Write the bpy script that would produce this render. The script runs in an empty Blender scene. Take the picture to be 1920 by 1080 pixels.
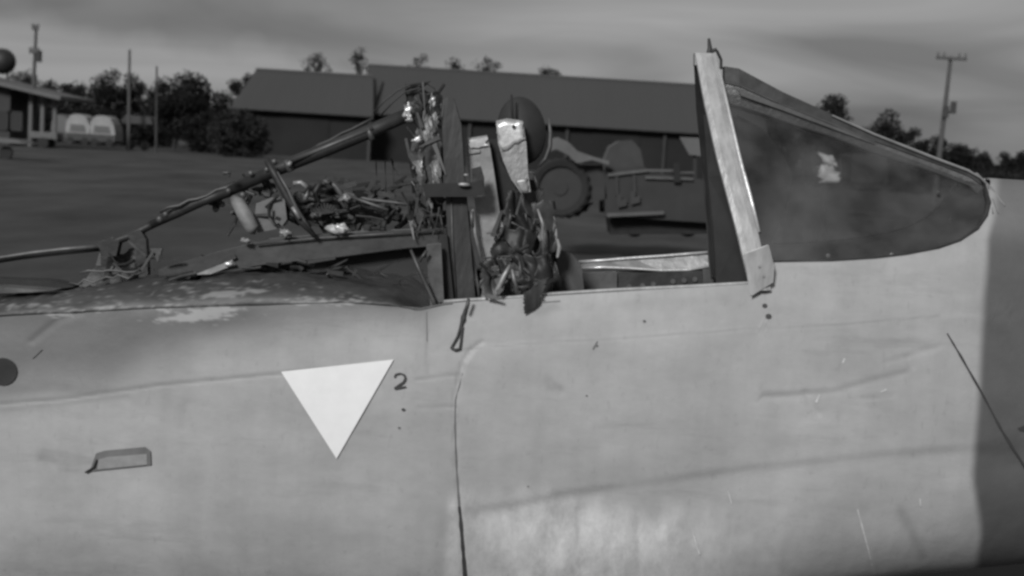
import bpy, math, random
import numpy as np
from mathutils import Vector, Matrix, noise
random.seed(7); rng = np.random.default_rng(7)
# ------------------------------------------------------------------ camera
F_PX = 2637.0; CAMH = 2.0; H0 = .3      # eye height; the fuselage rests H0 higher than first drawn
PITCH = math.atan(258/F_PX); ROLL = math.radians(3.5)
fw = Vector((0, math.cos(PITCH), -math.sin(PITCH)))
up0 = Vector((0, math.sin(PITCH), math.cos(PITCH)))
rt = (Vector((1,0,0))*math.cos(ROLL) + up0*math.sin(ROLL)).normalized()
up = rt.cross(fw).normalized()
CAM = Vector((0,0,CAMH))
sc = bpy.context.scene; col = sc.collection
cd = bpy.data.cameras.new('camera'); cam = bpy.data.objects.new('camera', cd); col.objects.link(cam)
cd.sensor_width = 36; cd.lens = 36*F_PX/1920; cd.clip_end = 3000; cd.clip_start = .05
cam.matrix_world = Matrix(((rt.x,up.x,-fw.x,CAM.x),(rt.y,up.y,-fw.y,CAM.y),(rt.z,up.z,-fw.z,CAM.z),(0,0,0,1)))
sc.camera = cam
cd.dof.use_dof = True; cd.dof.focus_distance = 5.25; cd.dof.aperture_fstop = 3.6
def P(px, py, Y):
    d = fw*F_PX + rt*(px-960) - up*(py-540)
    return CAM + d*((Y-CAM.y)/d.y)
def proj(v):
    d = v-CAM; z = d.dot(fw)
    return 960+F_PX*d.dot(rt)/z, 540-F_PX*d.dot(up)/z
def PM(px, Y):                       # metres per pixel at depth Y
    return Y/F_PX
# ------------------------------------------------------------------ world, sun, exposure
SUN_EL = math.radians(27); SUN_AZ = math.radians(200)   # azimuth clockwise from +Y
w = bpy.data.worlds.new('World'); sc.world = w; w.use_nodes = True
nt = w.node_tree; nt.nodes.clear(); N = nt.nodes.new; L = nt.links.new
out = N('ShaderNodeOutputWorld'); bg = N('ShaderNodeBackground'); L(bg.outputs[0], out.inputs[0])
sky = N('ShaderNodeTexSky'); sky.sky_type = 'NISHITA'; sky.sun_disc = False
sky.sun_elevation = SUN_EL; sky.sun_rotation = SUN_AZ; sky.dust_density = 5; sky.air_density = 1
bw = N('ShaderNodeRGBToBW'); L(sky.outputs[0], bw.inputs[0])
lo = N('ShaderNodeMath'); lo.operation = 'MINIMUM'; L(bw.outputs[0], lo.inputs[0]); lo.inputs[1].default_value = 3.0
tc = N('ShaderNodeTexCoord'); mp = N('ShaderNodeMapping'); L(tc.outputs['Generated'], mp.inputs[0])
mp.inputs['Scale'].default_value = (1.0, 1.0, 5.0); mp.inputs['Rotation'].default_value = (0, math.radians(-7), 0)
mp.inputs['Location'].default_value = (3.1, .3, 1.7)
n1 = N('ShaderNodeTexNoise'); n1.inputs['Scale'].default_value = 3.6; n1.inputs['Detail'].default_value = 6; n1.inputs['Roughness'].default_value = .42
n1.inputs['Distortion'].default_value = .9
L(mp.outputs[0], n1.inputs[0])
cr = N('ShaderNodeMapRange'); cr.inputs[1].default_value = .33; cr.inputs[2].default_value = .67; cr.inputs[3].default_value = 1.0; cr.inputs[4].default_value = 2.25
L(n1.outputs[0], cr.inputs[0])
mx = N('ShaderNodeMix'); mx.data_type = 'FLOAT'; mx.inputs[0].default_value = .9
L(lo.outputs[0], mx.inputs[2]); L(cr.outputs[0], mx.inputs[3])
def WM(op,a,b=0.0,clamp=False):
    r=N('ShaderNodeMath'); r.operation=op; r.use_clamp=clamp
    for i,x in enumerate((a,b)):
        if isinstance(x,(int,float)): r.inputs[i].default_value=x
        else: L(x,r.inputs[i])
    return r.outputs[0]
sx_=N('ShaderNodeSeparateXYZ'); L(tc.outputs['Generated'],sx_.inputs[0])
n3=N('ShaderNodeTexNoise'); n3.inputs['Scale'].default_value=9; n3.inputs['Detail'].default_value=4; L(tc.outputs['Generated'],n3.inputs[0])
edge=WM('ADD',WM('MULTIPLY',sx_.outputs[0],-.09),WM('ADD',.036,WM('MULTIPLY',WM('SUBTRACT',n3.outputs[0],.5),.09)))
bank=WM('MULTIPLY',WM('MULTIPLY',WM('SUBTRACT',sx_.outputs[2],edge),70,True),WM('MULTIPLY',WM('SUBTRACT',.04,sx_.outputs[0]),7,True))
edge2=WM('ADD',WM('MULTIPLY',sx_.outputs[0],-.1),WM('ADD',.082,WM('MULTIPLY',WM('SUBTRACT',n3.outputs[0],.5),.05)))
bank2=WM('MULTIPLY',WM('MULTIPLY',WM('SUBTRACT',edge2,sx_.outputs[2]),60,True),WM('MULTIPLY',WM('SUBTRACT',sx_.outputs[0],.12),6,True))
dim=WM('SUBTRACT',WM('SUBTRACT',1.0,WM('MULTIPLY',bank,.21)),WM('MULTIPLY',bank2,.14))
skyv=WM('MULTIPLY',mx.outputs[0],dim)
cc = N('ShaderNodeCombineColor')
for i in range(3): L(skyv, cc.inputs[i])
L(cc.outputs[0], bg.inputs[0]); bg.inputs[1].default_value = .085
sd = bpy.data.lights.new('sun', 'SUN'); sun = bpy.data.objects.new('sun', sd); col.objects.link(sun)
sd.energy = 1.5; sd.angle = math.radians(11); sd.color = (1,1,1)
sdir = Vector((math.sin(SUN_AZ)*math.cos(SUN_EL), math.cos(SUN_AZ)*math.cos(SUN_EL), math.sin(SUN_EL)))
sun.rotation_euler = sdir.to_track_quat('Z','Y').to_euler()
vs = sc.view_settings; vs.view_transform = 'Standard'; vs.look = 'None'; vs.gamma = 1; vs.exposure = .9; vs.use_curve_mapping = False
sc.render.engine = 'CYCLES'; sc.cycles.pixel_filter_type = 'BLACKMAN_HARRIS'; sc.cycles.filter_width = 2.8
# ------------------------------------------------------------------ helpers
def mat(name, base, rough=.6, metal=0.0, var=.25, scale=8.0, bump=0.0, bscale=None, stretch=(1,1,1), spec=.5, detail=6):
    m = bpy.data.materials.new(name); m.use_nodes = True
    t = m.node_tree; b = t.nodes['Principled BSDF']
    b.inputs['Roughness'].default_value = rough; b.inputs['Metallic'].default_value = metal
    b.inputs['Specular IOR Level'].default_value = spec
    tc = t.nodes.new('ShaderNodeTexCoord'); mp = t.nodes.new('ShaderNodeMapping'); mp.inputs['Scale'].default_value = stretch
    t.links.new(tc.outputs['Object'], mp.inputs[0])
    n = t.nodes.new('ShaderNodeTexNoise'); n.inputs['Scale'].default_value = scale; n.inputs['Detail'].default_value = detail; n.inputs['Roughness'].default_value = .6
    t.links.new(mp.outputs[0], n.inputs[0])
    r = t.nodes.new('ShaderNodeMapRange'); r.inputs[1].default_value = .3; r.inputs[2].default_value = .7
    r.inputs[3].default_value = base*(1-var); r.inputs[4].default_value = base*(1+var)
    t.links.new(n.outputs[0], r.inputs[0])
    c = t.nodes.new('ShaderNodeCombineColor')
    for i in range(3): t.links.new(r.outputs[0], c.inputs[i])
    t.links.new(c.outputs[0], b.inputs['Base Color'])
    if bump:
        n2 = t.nodes.new('ShaderNodeTexNoise'); n2.inputs['Scale'].default_value = bscale or scale*3; n2.inputs['Detail'].default_value = 4
        t.links.new(mp.outputs[0], n2.inputs[0])
        bp = t.nodes.new('ShaderNodeBump'); bp.inputs['Strength'].default_value = bump; bp.inputs['Distance'].default_value = .02
        t.links.new(n2.outputs[0], bp.inputs['Height']); t.links.new(bp.outputs[0], b.inputs['Normal'])
    return m
M = dict(
 white=mat('white_paint', .78, .5, var=.04, scale=14),
 black=mat('black_paint', .035, .6),
 thin=mat('thin_seam_line', .22, .6, var=.15),
 scr=mat('scratched_bare_paint', .52, .6, var=.2, scale=40),
 seam=mat('seam_sealant', .13, .7, var=.3),
 dark=mat('dark_metal', .036, .55, .25, var=.5, scale=8, bump=.15),
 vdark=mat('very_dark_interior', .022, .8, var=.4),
 mid=mat('weathered_metal', .10, .5, .35, var=.5, scale=7, bump=.12),
 lightm=mat('scraped_light_metal', .27, .45, .35, var=.3, scale=10, bump=.15),
 bright=mat('bare_bright_metal', .7, .35, .5, var=.15, scale=20, bump=.1),
 frame=mat('frame_grey_paint', .37, .42, .1, var=.3, scale=18, bump=.15, stretch=(1,1,.35)),
 deck=mat('scorched_deck_paint', .055, .6, .1, var=.5, scale=9, bump=.5, stretch=(.6,1,1)),
 chip=mat('flaked_pale_paint', .24, .6, 0, var=.35, scale=40, bump=.4),
 strap=mat('webbing', .06, .9, var=.3, scale=60),
 roof=mat('dull_iron_roof', .058, .65, .1, var=.07, scale=.08, stretch=(1,.3,.3)),
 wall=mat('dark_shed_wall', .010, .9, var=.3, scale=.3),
 hroof=mat('pale_house_roof', .10, .7, var=.15, scale=.6),
 hwall=mat('house_wall', .035, .8, var=.2, scale=.8),
 pole=mat('weathered_timber_pole', .045, .9, var=.2, scale=2),
 poleg=mat('grey_timber_pole', .075, .9, var=.2, scale=2),
 bark=mat('bark', .03, .9, var=.3, scale=2),
 tyre=mat('rubber', .012, .8, var=.3),
 veh=mat('dark_vehicle_paint', .018, .6, var=.35, scale=2),
 vehm=mat('faded_vehicle_paint', .027, .6, var=.3, scale=3),
 car=mat('pale_car_paint', .24, .5, var=.15, scale=2),
 vlight=mat('pale_sheet_metal', .085, .5, .1, var=.15, scale=4),
)
def leafmat(name, base):
    m = bpy.data.materials.new(name); m.use_nodes = True; t = m.node_tree; b = t.nodes['Principled BSDF']
    b.inputs['Roughness'].default_value = .7; b.inputs['Specular IOR Level'].default_value = .15
    g = t.nodes.new('ShaderNodeNewGeometry'); r = t.nodes.new('ShaderNodeMapRange')
    r.inputs[3].default_value = base*.5; r.inputs[4].default_value = base*1.6
    t.links.new(g.outputs['Random Per Island'], r.inputs[0])
    c = t.nodes.new('ShaderNodeCombineColor')
    for i in range(3): t.links.new(r.outputs[0], c.inputs[i])
    t.links.new(c.outputs[0], b.inputs['Base Color']); return m
LEAF = [leafmat('foliage_dark', .012), leafmat('foliage_mid', .02), leafmat('foliage_pale', .035)]

class MB:
    def __init__(s): s.v = []; s.f = []
    def add(s, vs, fs):
        o = len(s.v); s.v += [Vector(v) for v in vs]; s.f += [tuple(i+o for i in f) for f in fs]; return s
    def box(s, c, size, R=None):
        c = Vector(c); hx,hy,hz = size[0]/2,size[1]/2,size[2]/2
        vs = [Vector((x,y,z)) for x in (-hx,hx) for y in (-hy,hy) for z in (-hz,hz)]
        if R is not None: vs = [R@v for v in vs]
        return s.add([c+v for v in vs], [(0,1,3,2),(4,6,7,5),(0,4,5,1),(2,3,7,6),(0,2,6,4),(1,5,7,3)])
    def tube(s, pts, r, n=8, cap=True):
        pts = [Vector(p) for p in pts]; rs = r if isinstance(r,(list,tuple)) else [r]*len(pts)
        vs = []; prev = None
        for i,p in enumerate(pts):
            a = pts[max(i-1,0)]; b = pts[min(i+1,len(pts)-1)]; t = (b-a).normalized()
            x = t.cross(prev if prev is not None else (Vector((0,0,1)) if abs(t.z)<.9 else Vector((0,1,0)))).normalized()
            y = t.cross(x).normalized(); prev = -y if prev is None else prev
            for k in range(n):
                a_ = 2*math.pi*k/n; vs.append(p+(x*math.cos(a_)+y*math.sin(a_))*rs[i])
        fs = [(i*n+k, i*n+(k+1)%n, (i+1)*n+(k+1)%n, (i+1)*n+k) for i in range(len(pts)-1) for k in range(n)]
        if cap: fs += [tuple(range(n-1,-1,-1)), tuple(range((len(pts)-1)*n, len(pts)*n))]
        return s.add(vs, fs)
    def bar(s, a, b, wd, th, wd2=None):     # rectangular bar between two points; wd in the picture-ish vertical, th in depth
        a = Vector(a); b = Vector(b); t = (b-a).normalized(); dy = Vector((0,1,0))
        n_ = t.cross(dy).normalized(); dy = n_.cross(t).normalized(); wd2 = wd if wd2 is None else wd2
        vs = []
        for p,q in ((a,wd),(b,wd2)):
            for i,j in ((-1,-1),(1,-1),(1,1),(-1,1)): vs.append(p+n_*i*q/2+dy*j*th/2)
        return s.add(vs, [(0,1,2,3),(7,6,5,4),(0,4,5,1),(1,5,6,2),(2,6,7,3),(3,7,4,0)])
    def plate(s, poly, Y, th, dirv=(0,1,0)):  # poly in traced points, Y scalar or list; extruded th along depth
        n = len(poly); Ys = Y if isinstance(Y,(list,tuple)) else [Y]*n
        a = [P(x,y,Ys[i]) for i,(x,y) in enumerate(poly)]; b = [p+Vector(dirv)*th for p in a]
        return s.add(a+b, [tuple(range(n)), tuple(range(2*n-1,n-1,-1))]+[(i,(i+1)%n,n+(i+1)%n,n+i) for i in range(n)])
    def ball(s, c, r, sub=6, sq=(1,1,1), jit=0.0):
        c = Vector(c); vs = []; n = sub*2
        for i in range(sub+1):
            th = math.pi*i/sub
            for k in range(n):
                ph = 2*math.pi*k/n; d=Vector((math.sin(th)*math.cos(ph)*sq[0], math.sin(th)*math.sin(ph)*sq[1], math.cos(th)*sq[2])); vs.append(c+d*r*(1+jit*noise.noise(d*1.9+c*7)))
        return s.add(vs, [(i*n+k,(i+1)*n+k,(i+1)*n+(k+1)%n,i*n+(k+1)%n) for i in range(sub) for k in range(n)])
    def build(s, name, m, parent=None, bevel=0, smooth=False):
        o_ = org(parent); me = bpy.data.meshes.new(name)
        me.from_pydata([tuple(v-o_) for v in s.v], [], s.f); me.update()
        me.validate(); me.materials.append(m)
        o = bpy.data.objects.new(name, me); col.objects.link(o)
        if parent is not None: o.parent = parent
        if smooth:
            for p in me.polygons: p.use_smooth = True
        if bevel:
            b = o.modifiers.new('bevel','BEVEL'); b.width = bevel; b.segments = 2; b.limit_method = 'ANGLE'
        return o
ORG = {}
def org(p):
    if p is None: return Vector((0,0,0))
    while p.parent is not None: p = p.parent
    return ORG.get(p.name, Vector((0,0,0)))
def thing(name, label, cat, loc, group=None):
    o = bpy.data.objects.new(name, None); col.objects.link(o); o.location = loc; ORG[o.name] = Vector(loc)
    o['label'] = label; o['category'] = cat; o.empty_display_size = .2
    if group: o['group'] = group
    return o
def ground(px, Y): p = P(px, 300, Y); return Vector((p.x, Y, 0))
def crumple(poly4, Ys, nx, ny, amp, seed, jag=.3, depth=.0):   # torn, folded sheet spanned by four traced corners
    c = [P(poly4[i][0], poly4[i][1], Ys[i]) for i in range(4)]; vs=[]; fs=[]; r = random.Random(seed)
    size = (c[1]-c[0]).length+(c[3]-c[0]).length
    ej = [[r.uniform(-jag,jag) for _ in range(max(nx,ny)+1)] for _ in range(4)]
    for j in range(ny+1):
        for i in range(nx+1):
            u=i/nx; v=j/ny
            u2 = u+(ej[0][j]*(1-u)**3+ej[1][j]*u**3)*.35; v2 = v+(ej[2][i]*(1-v)**3+ej[3][i]*v**3)*.25
            p = c[0].lerp(c[1],u2).lerp(c[3].lerp(c[2],u2),v2)
            q = Vector((p.x*13+seed*3.1, p.z*5, p.y*7))
            d = (1-abs(noise.noise(q))*2.2)*amp + noise.noise(q*2.6)*amp*.5
            vs.append(p+Vector((noise.noise(q*1.7+Vector((9,0,0)))*amp*.7, d, noise.noise(q*1.9)*amp*.6)))
    fs=[(j*(nx+1)+i, j*(nx+1)+i+1,(j+1)*(nx+1)+i+1,(j+1)*(nx+1)+i) for j in range(ny) for i in range(nx)]
    return vs,fs
def solid(o, t):
    m = o.modifiers.new('thickness','SOLIDIFY'); m.thickness = t; m.offset = 0; return o
# ------------------------------------------------------------------ ground
def build_field():
    nx = 120; ys = [-30,-10,0,3,5,7,9,11,13,15,18,21,24,27,30,35,40,50,60,80,100,130,170,220,300,450,700,1200,2500]
    vs=[];fs=[]
    for y in ys:
        span = max(60, abs(y)*1.4)
        for i in range(nx+1):
            x = (i/nx*2-1)*span
            z = noise.noise(Vector((x*.15,y*.15,0)))*.05 if 2<y<120 else 0
            vs.append((x,y,z))
    fs=[(j*(nx+1)+i, j*(nx+1)+i+1,(j+1)*(nx+1)+i+1,(j+1)*(nx+1)+i) for j in range(len(ys)-1) for i in range(nx)]
    m = mat('mown_grass_field', .068, .95, var=.42, scale=.55, bump=.0, stretch=(.7,.25,1), spec=.1, detail=13)
    mb = MB(); mb.add(vs,fs); o = mb.build('ground', m); o['kind']='structure'
build_field()
# ------------------------------------------------------------------ long sheds
def shed(name, label, ridge, eave, Ye, Yr, base_right_open):
    # ridge/eave: two traced points each
    e0=P(*eave[0],Ye); e1=P(*eave[1],Ye); r0=P(*ridge[0],Yr); r1=P(*ridge[1],Yr)
    ze=(e0.z+e1.z)/2; zr=(r0.z+r1.z)/2
    e0.z=e1.z=ze; r0.z=r1.z=zr; 
    t = thing(name, label, 'shed', (e0.x, Ye, 0))
    b0=Vector((e0.x,2*Yr-Ye,ze)); b1=Vector((e1.x,2*Yr-Ye,ze))
    mb=MB(); nseg=int((e1.x-e0.x)/.76); th=Vector((0,0,-.15))
    # corrugated sheets: slight standing ribs
    vs=[];fs=[]
    for i in range(nseg+1):
        u=i/nseg; k=.018 if i%2 else 0
        for a,b in ((e0,e1),(r0,r1),(b0,b1)): vs.append(a.lerp(b,u)+Vector((0,0,k)))
    for i in range(nseg):
        o=i*3; fs+=[(o,o+3,o+4,o+1),(o+1,o+4,o+5,o+2)]
    mb.add(vs,fs); solid(mb.build('roof', M['roof'], t), .12)
    rc=MB(); rc.tube([r0+Vector((0,0,.12)), r1+Vector((0,0,.12))], .18, 6); rc.build('ridge_cap', M['roof'], t)
    w=MB(); d=1.2; yf=Ye+d; yb=2*Yr-Ye-d; x0=max(e0.x,r0.x)+.4; x1=e1.x-.4
    zt=ze+(zr-ze)*d/(Yr-Ye)-.2
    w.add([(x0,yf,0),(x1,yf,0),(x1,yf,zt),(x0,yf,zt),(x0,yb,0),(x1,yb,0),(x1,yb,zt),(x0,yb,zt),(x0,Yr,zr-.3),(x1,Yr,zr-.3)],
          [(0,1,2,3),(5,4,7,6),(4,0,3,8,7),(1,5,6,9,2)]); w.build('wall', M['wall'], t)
    n=int((x1-x0)/9)
    for i in range(n+1):
        p=MB(); p.box((x0+(x1-x0)*i/n, yf-.3, (zt)/2), (.3,.3,zt)); p.build('post', M['veh'], t)
    for i in range(n):
        if i%2==0:
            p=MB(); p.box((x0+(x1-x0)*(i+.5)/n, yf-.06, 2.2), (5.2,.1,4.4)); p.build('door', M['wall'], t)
shed('long_shed','low dark shed with plain iron roof, lower and left of the two long sheds', [(480,132),(700,145)], [(432,204),(700,218)], 146, 158, 0)
shed('long_shed','longest shed with higher iron roof running behind the cockpit and windscreen', [(690,123),(1425,170)], [(690,214),(1440,258)], 150, 163, 0)
# ------------------------------------------------------------------ house at left
hx=P(-160,230,115); hz0=P(112,186,112); 
t=thing('house','pale roofed house with open verandah at the left edge of the field','house',(P(-60,250,115).x,115,0))
e=P(113,184,108); rr=P(-10,146,117); mb=MB(); x0=P(-330,200,115).x
# gable end facing right: roof plane slopes down towards camera/right
zr=rr.z; ze=e.z; xr=rr.x; xe=e.x
mb.add([(xe,108,ze),(xe,117,ze),(xr,117,zr),(xr,108,zr),(x0,108,ze-.2),(x0,117,ze-.2)],[(0,1,2,3),(3,2,5,4)])
solid(mb.build('roof',M['hroof'],t),.3)
mb=MB(); xw=P(40,220,112).x
mb.add([(x0+1,109.5,0),(xw,109.5,0),(xw,109.5,ze+(zr-ze)*(xe-xw)/(xe-xr)-.3),(xr,109.5,zr-.35),(x0+1,109.5,ze-.2),
        (x0+1,115.8,0),(xw,115.8,0),(xw,115.8,ze+(zr-ze)*(xe-xw)/(xe-xr)-.3),(xr,115.8,zr-.35),(x0+1,115.8,ze-.2)],
       [(0,1,2,3,4),(9,8,7,6,5),(1,6,7,2),(0,4,9,5)]); mb.build('wall',M['hwall'],t)
for k,px in enumerate((58,80,103)):
    p=P(px,210,110); zz=ze+(zr-ze)*(xe-p.x)/(xe-xr)-.15; mb=MB(); mb.box((p.x,110,zz/2),(.28,.28,zz)); mb.build('verandah_post',M['hroof'],t)
for px in (8,28):
    p=P(px,215,109.4); mb=MB(); mb.box((p.x,109.42,1.9),(1.0,.12,1.3)); wn=mb.build('window',M['vdark'],t)
    mb=MB(); 
    for dx in (-.55,.55): mb.box((p.x+dx,109.38,1.9),(.09,.1,1.4))
    for dz in (-.7,.7): mb.box((p.x,109.38,1.9+dz),(1.2,.1,.09))
    mb.build('frame',M['hwall'],wn)
# round dark tank on a stand behind the house
c=P(5,115,118); t=thing('water_tank','round dark tank raised above the pale house roof','tank',(c.x,118,0))
mb=MB(); mb.ball(c, 24*PM(0,118), 10); mb.build('tank',M['veh'],t,smooth=True)
for dx in (-.6,.6):
    mb=MB(); mb.tube([(c.x+dx,118,0),(c.x+dx*.7,118,c.z-.6)],.09,6); mb.build('leg',M['pole'],t)
# ------------------------------------------------------------------ trees
def tree(label, px, top, wpx, Y, base_frac=.35, dens=1.0, leaf=0, name='tree', group='trees across the far side of the field', lean=0, seed=None, gappy=False):
    seed = seed if seed is not None else int(px*7+top)
    r = random.Random(seed); g = ground(px, Y); h = P(px, top, Y).z; R = wpx*(1.1 if gappy else 1.3)*PM(px,Y)/2
    t = thing(name, label, 'tree', g, group)
    zb = h*base_frac; mb=MB()
    tr = [g+Vector((r.uniform(-.1,.1)*R*k/4,0,(h*.85)*k/4)) for k in range(5)]
    mb.tube(tr, [max(.12,.03*h)*(1-.17*k) for k in range(5)], 7)
    nl = 7 if gappy else 9
    clumps=[]
    for i in range(nl):
        a=r.uniform(0,6.28); f=r.uniform(.25,.95); z0=zb+(h-zb)*r.uniform(0,.5)
        s=g+Vector((0,0,z0*.9)); e_=g+Vector((math.cos(a)*R*f,math.sin(a)*R*f*.8,min(h*.95,z0+(h-zb)*r.uniform(.15,.45))))
        mb.tube([s,s.lerp(e_,.5)+Vector((0,0,-.04*h)),e_],[.012*h,.008*h,.004*h],5); clumps.append((e_, R*r.uniform(.28,.5)))
    clumps.append((g+Vector((r.uniform(-.2,.2)*R,0,h-R*.36)), R*.42)); clumps.append((g+Vector((r.uniform(-.4,.4)*R,0,h-R*.7)), R*.5)); clumps.append((g+Vector((0,0,zb+(h-zb)*.5)), R*.5))
    if not gappy:
        for i in range(15):
            a=r.uniform(0,6.28); z_=r.uniform(0,1); rad=R*math.sqrt(max(.05,1-(z_*1.1-.25)**2))*r.uniform(.4,.85)
            clumps.append((g+Vector((math.cos(a)*rad,math.sin(a)*rad*.8,zb+(h-zb)*z_*.85)), R*r.uniform(.32,.5)))
    mb.build('trunk',M['bark'],t)
    vs=[];fs=[]; n=int((120 if gappy else 230)*dens)
    for c,rad in clumps:
        for _ in range(n):
            d=Vector((r.gauss(0,1),r.gauss(0,1),r.gauss(0,1))).normalized()*rad*(r.random()**.4)*1.15; d.z*=.8
            if noise.noise((c+d)*1.1)>(.12 if gappy else .42): continue
            p=c+d; s=R*.026*r.uniform(.6,1.7)+.04
            if p.z<.1: continue
            n_=Vector((r.gauss(0,1),r.gauss(0,1)-.3,r.gauss(0,1)+.5)).normalized(); x=n_.orthogonal().normalized()*s; y=n_.cross(x)*r.uniform(.6,1.2)
            o=len(vs); vs+= [p-x-y*.4,p-y*1.1+x*.2,p+x+y*.2,p+y-x*.3]; fs.append((o,o+1,o+2,o+3))
    m=MB(); m.v=vs; m.f=fs; m.build('crown',LEAF[leaf],t)
T=[ # label, px, top, width, Y, basefrac, leaf
 ('tree just behind the house roof, beside the tall left pole',45,130,60,170,.1,0),
 ('low bushy tree right of the house, second from the left',88,148,52,170,.05,0),
 ('low spreading tree above the two pale vans',140,152,62,170,.05,0),
 ('tall round-topped tree left of the slim middle pole',197,127,60,165,.05,0),
 ('tree directly behind the slim middle pole',247,136,50,170,.08,1),
 ('rounded tree behind the short pole left of the sheds',300,143,66,160,.02,0),
 ('broadest dark tree, between the short pole and the sheds',352,131,92,160,.02,0),
 ('thin tree at the left end of the low shed',428,146,48,175,.1,0),
 ('tree rising behind the left end of the low shed roof',462,137,44,175,.1,0),
]
for a in T: tree(a[0],a[1],a[2],a[3],a[4],a[5],1,a[6])
for lab,px,top,wd in [('sparse open tree above the left shed roof',585,103,56),('thin upright tree above the step between shed roofs',667,92,42),
    ('small wispy tree above the shed roof near the tangled strut top',782,105,40),('low dark tree top over the shed roof, left of the seat headrest',842,112,52),
    ('gappy round tree top over the shed roof by the headrest',903,108,44),('wispy tree top over the shed roof right of the headrest',1018,122,50)]:
    tree(lab,px,top-4,wd,215,.72,1,0,gappy=True,group='trees behind the long sheds')
R_=[('dark tree showing above the middle of the windscreen rail',1552,176,62,160,1),('tall tree with conical top above the windscreen rail',1662,205,72,160,0),
 ('small round tree left of the right-hand pole',1712,238,40,165,0),('tree at the foot of the right-hand pole',1758,253,46,165,0),
 ('broad tree above the windscreen tip',1803,268,64,160,0),('tree just right of the windscreen tip',1846,284,40,165,0),
 ('pointed tree above the nose, near the right edge',1882,283,36,160,0),('rounded tree at the right edge of the photo',1915,282,42,160,0),
 ('tree past the right edge, far end of the row',1960,284,50,165,0)]
R_+=[('dark dense tree seen through the left of the windscreen, beside the shed end',1462,196,70,165,0),('dense tree behind the windscreen glass above the pale tarpaulin',1520,210,70,165,0),('dense tree seen through the glass right of the pale tarpaulin',1588,236,66,165,0),('dense low tree seen through the glass above the grey box shape',1640,262,60,165,0)]
for lab,px,top,wd,Y,lf in R_: tree(lab,px,top,wd,Y,.02,1,lf)
for i,px in enumerate([1585,1625,1690,1740,1785,1830,1868,1902,1940]):
    names=['first','second','third','fourth','fifth','sixth','seventh','eighth','ninth']
    tree(f'low scrubby tree in the undergrowth right of the sheds, {names[i]} from the left',px,297+i*4,52,150,.0,.7,1,group='low trees right of the sheds')
for i,px in enumerate([70,118,172,222,268]):
    names=['first','second','third','fourth','fifth']
    tree(f'low dark shrub along the left of the field, {names[i]} from the left',px,196+i*3,74,146,.0,1.0,0,name='shrub',group='shrubs along the left of the field')
tree('big dark leafy shrub standing left of the domed bush',325,165,80,135,.0,1.1,0,name='shrub',group='dark shrubs by the sheds')
tree('dark shrub between the broad tree and the domed bush',385,205,60,130,.0,1.1,0,name='shrub',group='dark shrubs by the sheds')
tree('domed dark bush in front of the low shed wall',442,214,92,120,.0,1.4,1,name='bush',group='dark shrubs by the sheds')
# ------------------------------------------------------------------ poles
def pole(label, px_t, py_t, px_b, Y, r, arm=None, extra=None, m='pole', brace=False):
    top=P(px_t,py_t,Y); b=ground(px_b,Y); t=thing('utility_pole',label,'pole',b,'utility poles round the field')
    mb=MB(); mb.tube([b,b.lerp(top,.5),top],[r*1.2,r,r*.75],8); mb.build('pole',M[m],t)
    if arm:
        for (dy,half) in arm:
            c=top.lerp(b,dy/(proj(b)[1]-py_t)); mb=MB(); mb.box(c+Vector((0,-.2,0)),(2*half*PM(0,Y),.16,.2)); a=mb.build('crossarm',M[m],t)
            for k in (-.9,-.5,.5,.9):
                mb=MB(); mb.tube([c+Vector((k*half*PM(0,Y),-.2,.1)),c+Vector((k*half*PM(0,Y),-.2,.38))],[.09,.06],6); mb.build('insulator',M['hroof'],a)
    for (dx,dy,rr_,hh) in (extra or []):
        c=P(px_t+dx,py_t+dy,Y); mb=MB(); mb.tube([c-Vector((0,.3,hh)),c-Vector((0,.3,-hh))],rr_,10); mb.build('transformer',M['pole'],t)
        mb=MB(); mb.bar(c-Vector((0,.15,0)), c+Vector((-dx*PM(0,Y),0,0)),.15,.1); mb.build('bracket',M['pole'],t)
pole('tall pole with small crossarms beside the pale roofed house',68,48,57,112,.16,[(50,9),(6,6)],[(8,58,.22,.45)],'poleg')
pole('slim bare pole between the trees, middle of the left group',243,93,240,120,.14,None,None,'poleg')
pole('short thin pole in front of the dark trees',294,124,292,118,.1,None,None,'pole')
pole('tall leaning pole with wide crossarm and transformer above the windscreen rail',1783,106,1758,95,.17,[(4,28)],[(-12,104,.2,.38),(2,96,.2,.4)],'poleg')
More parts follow.
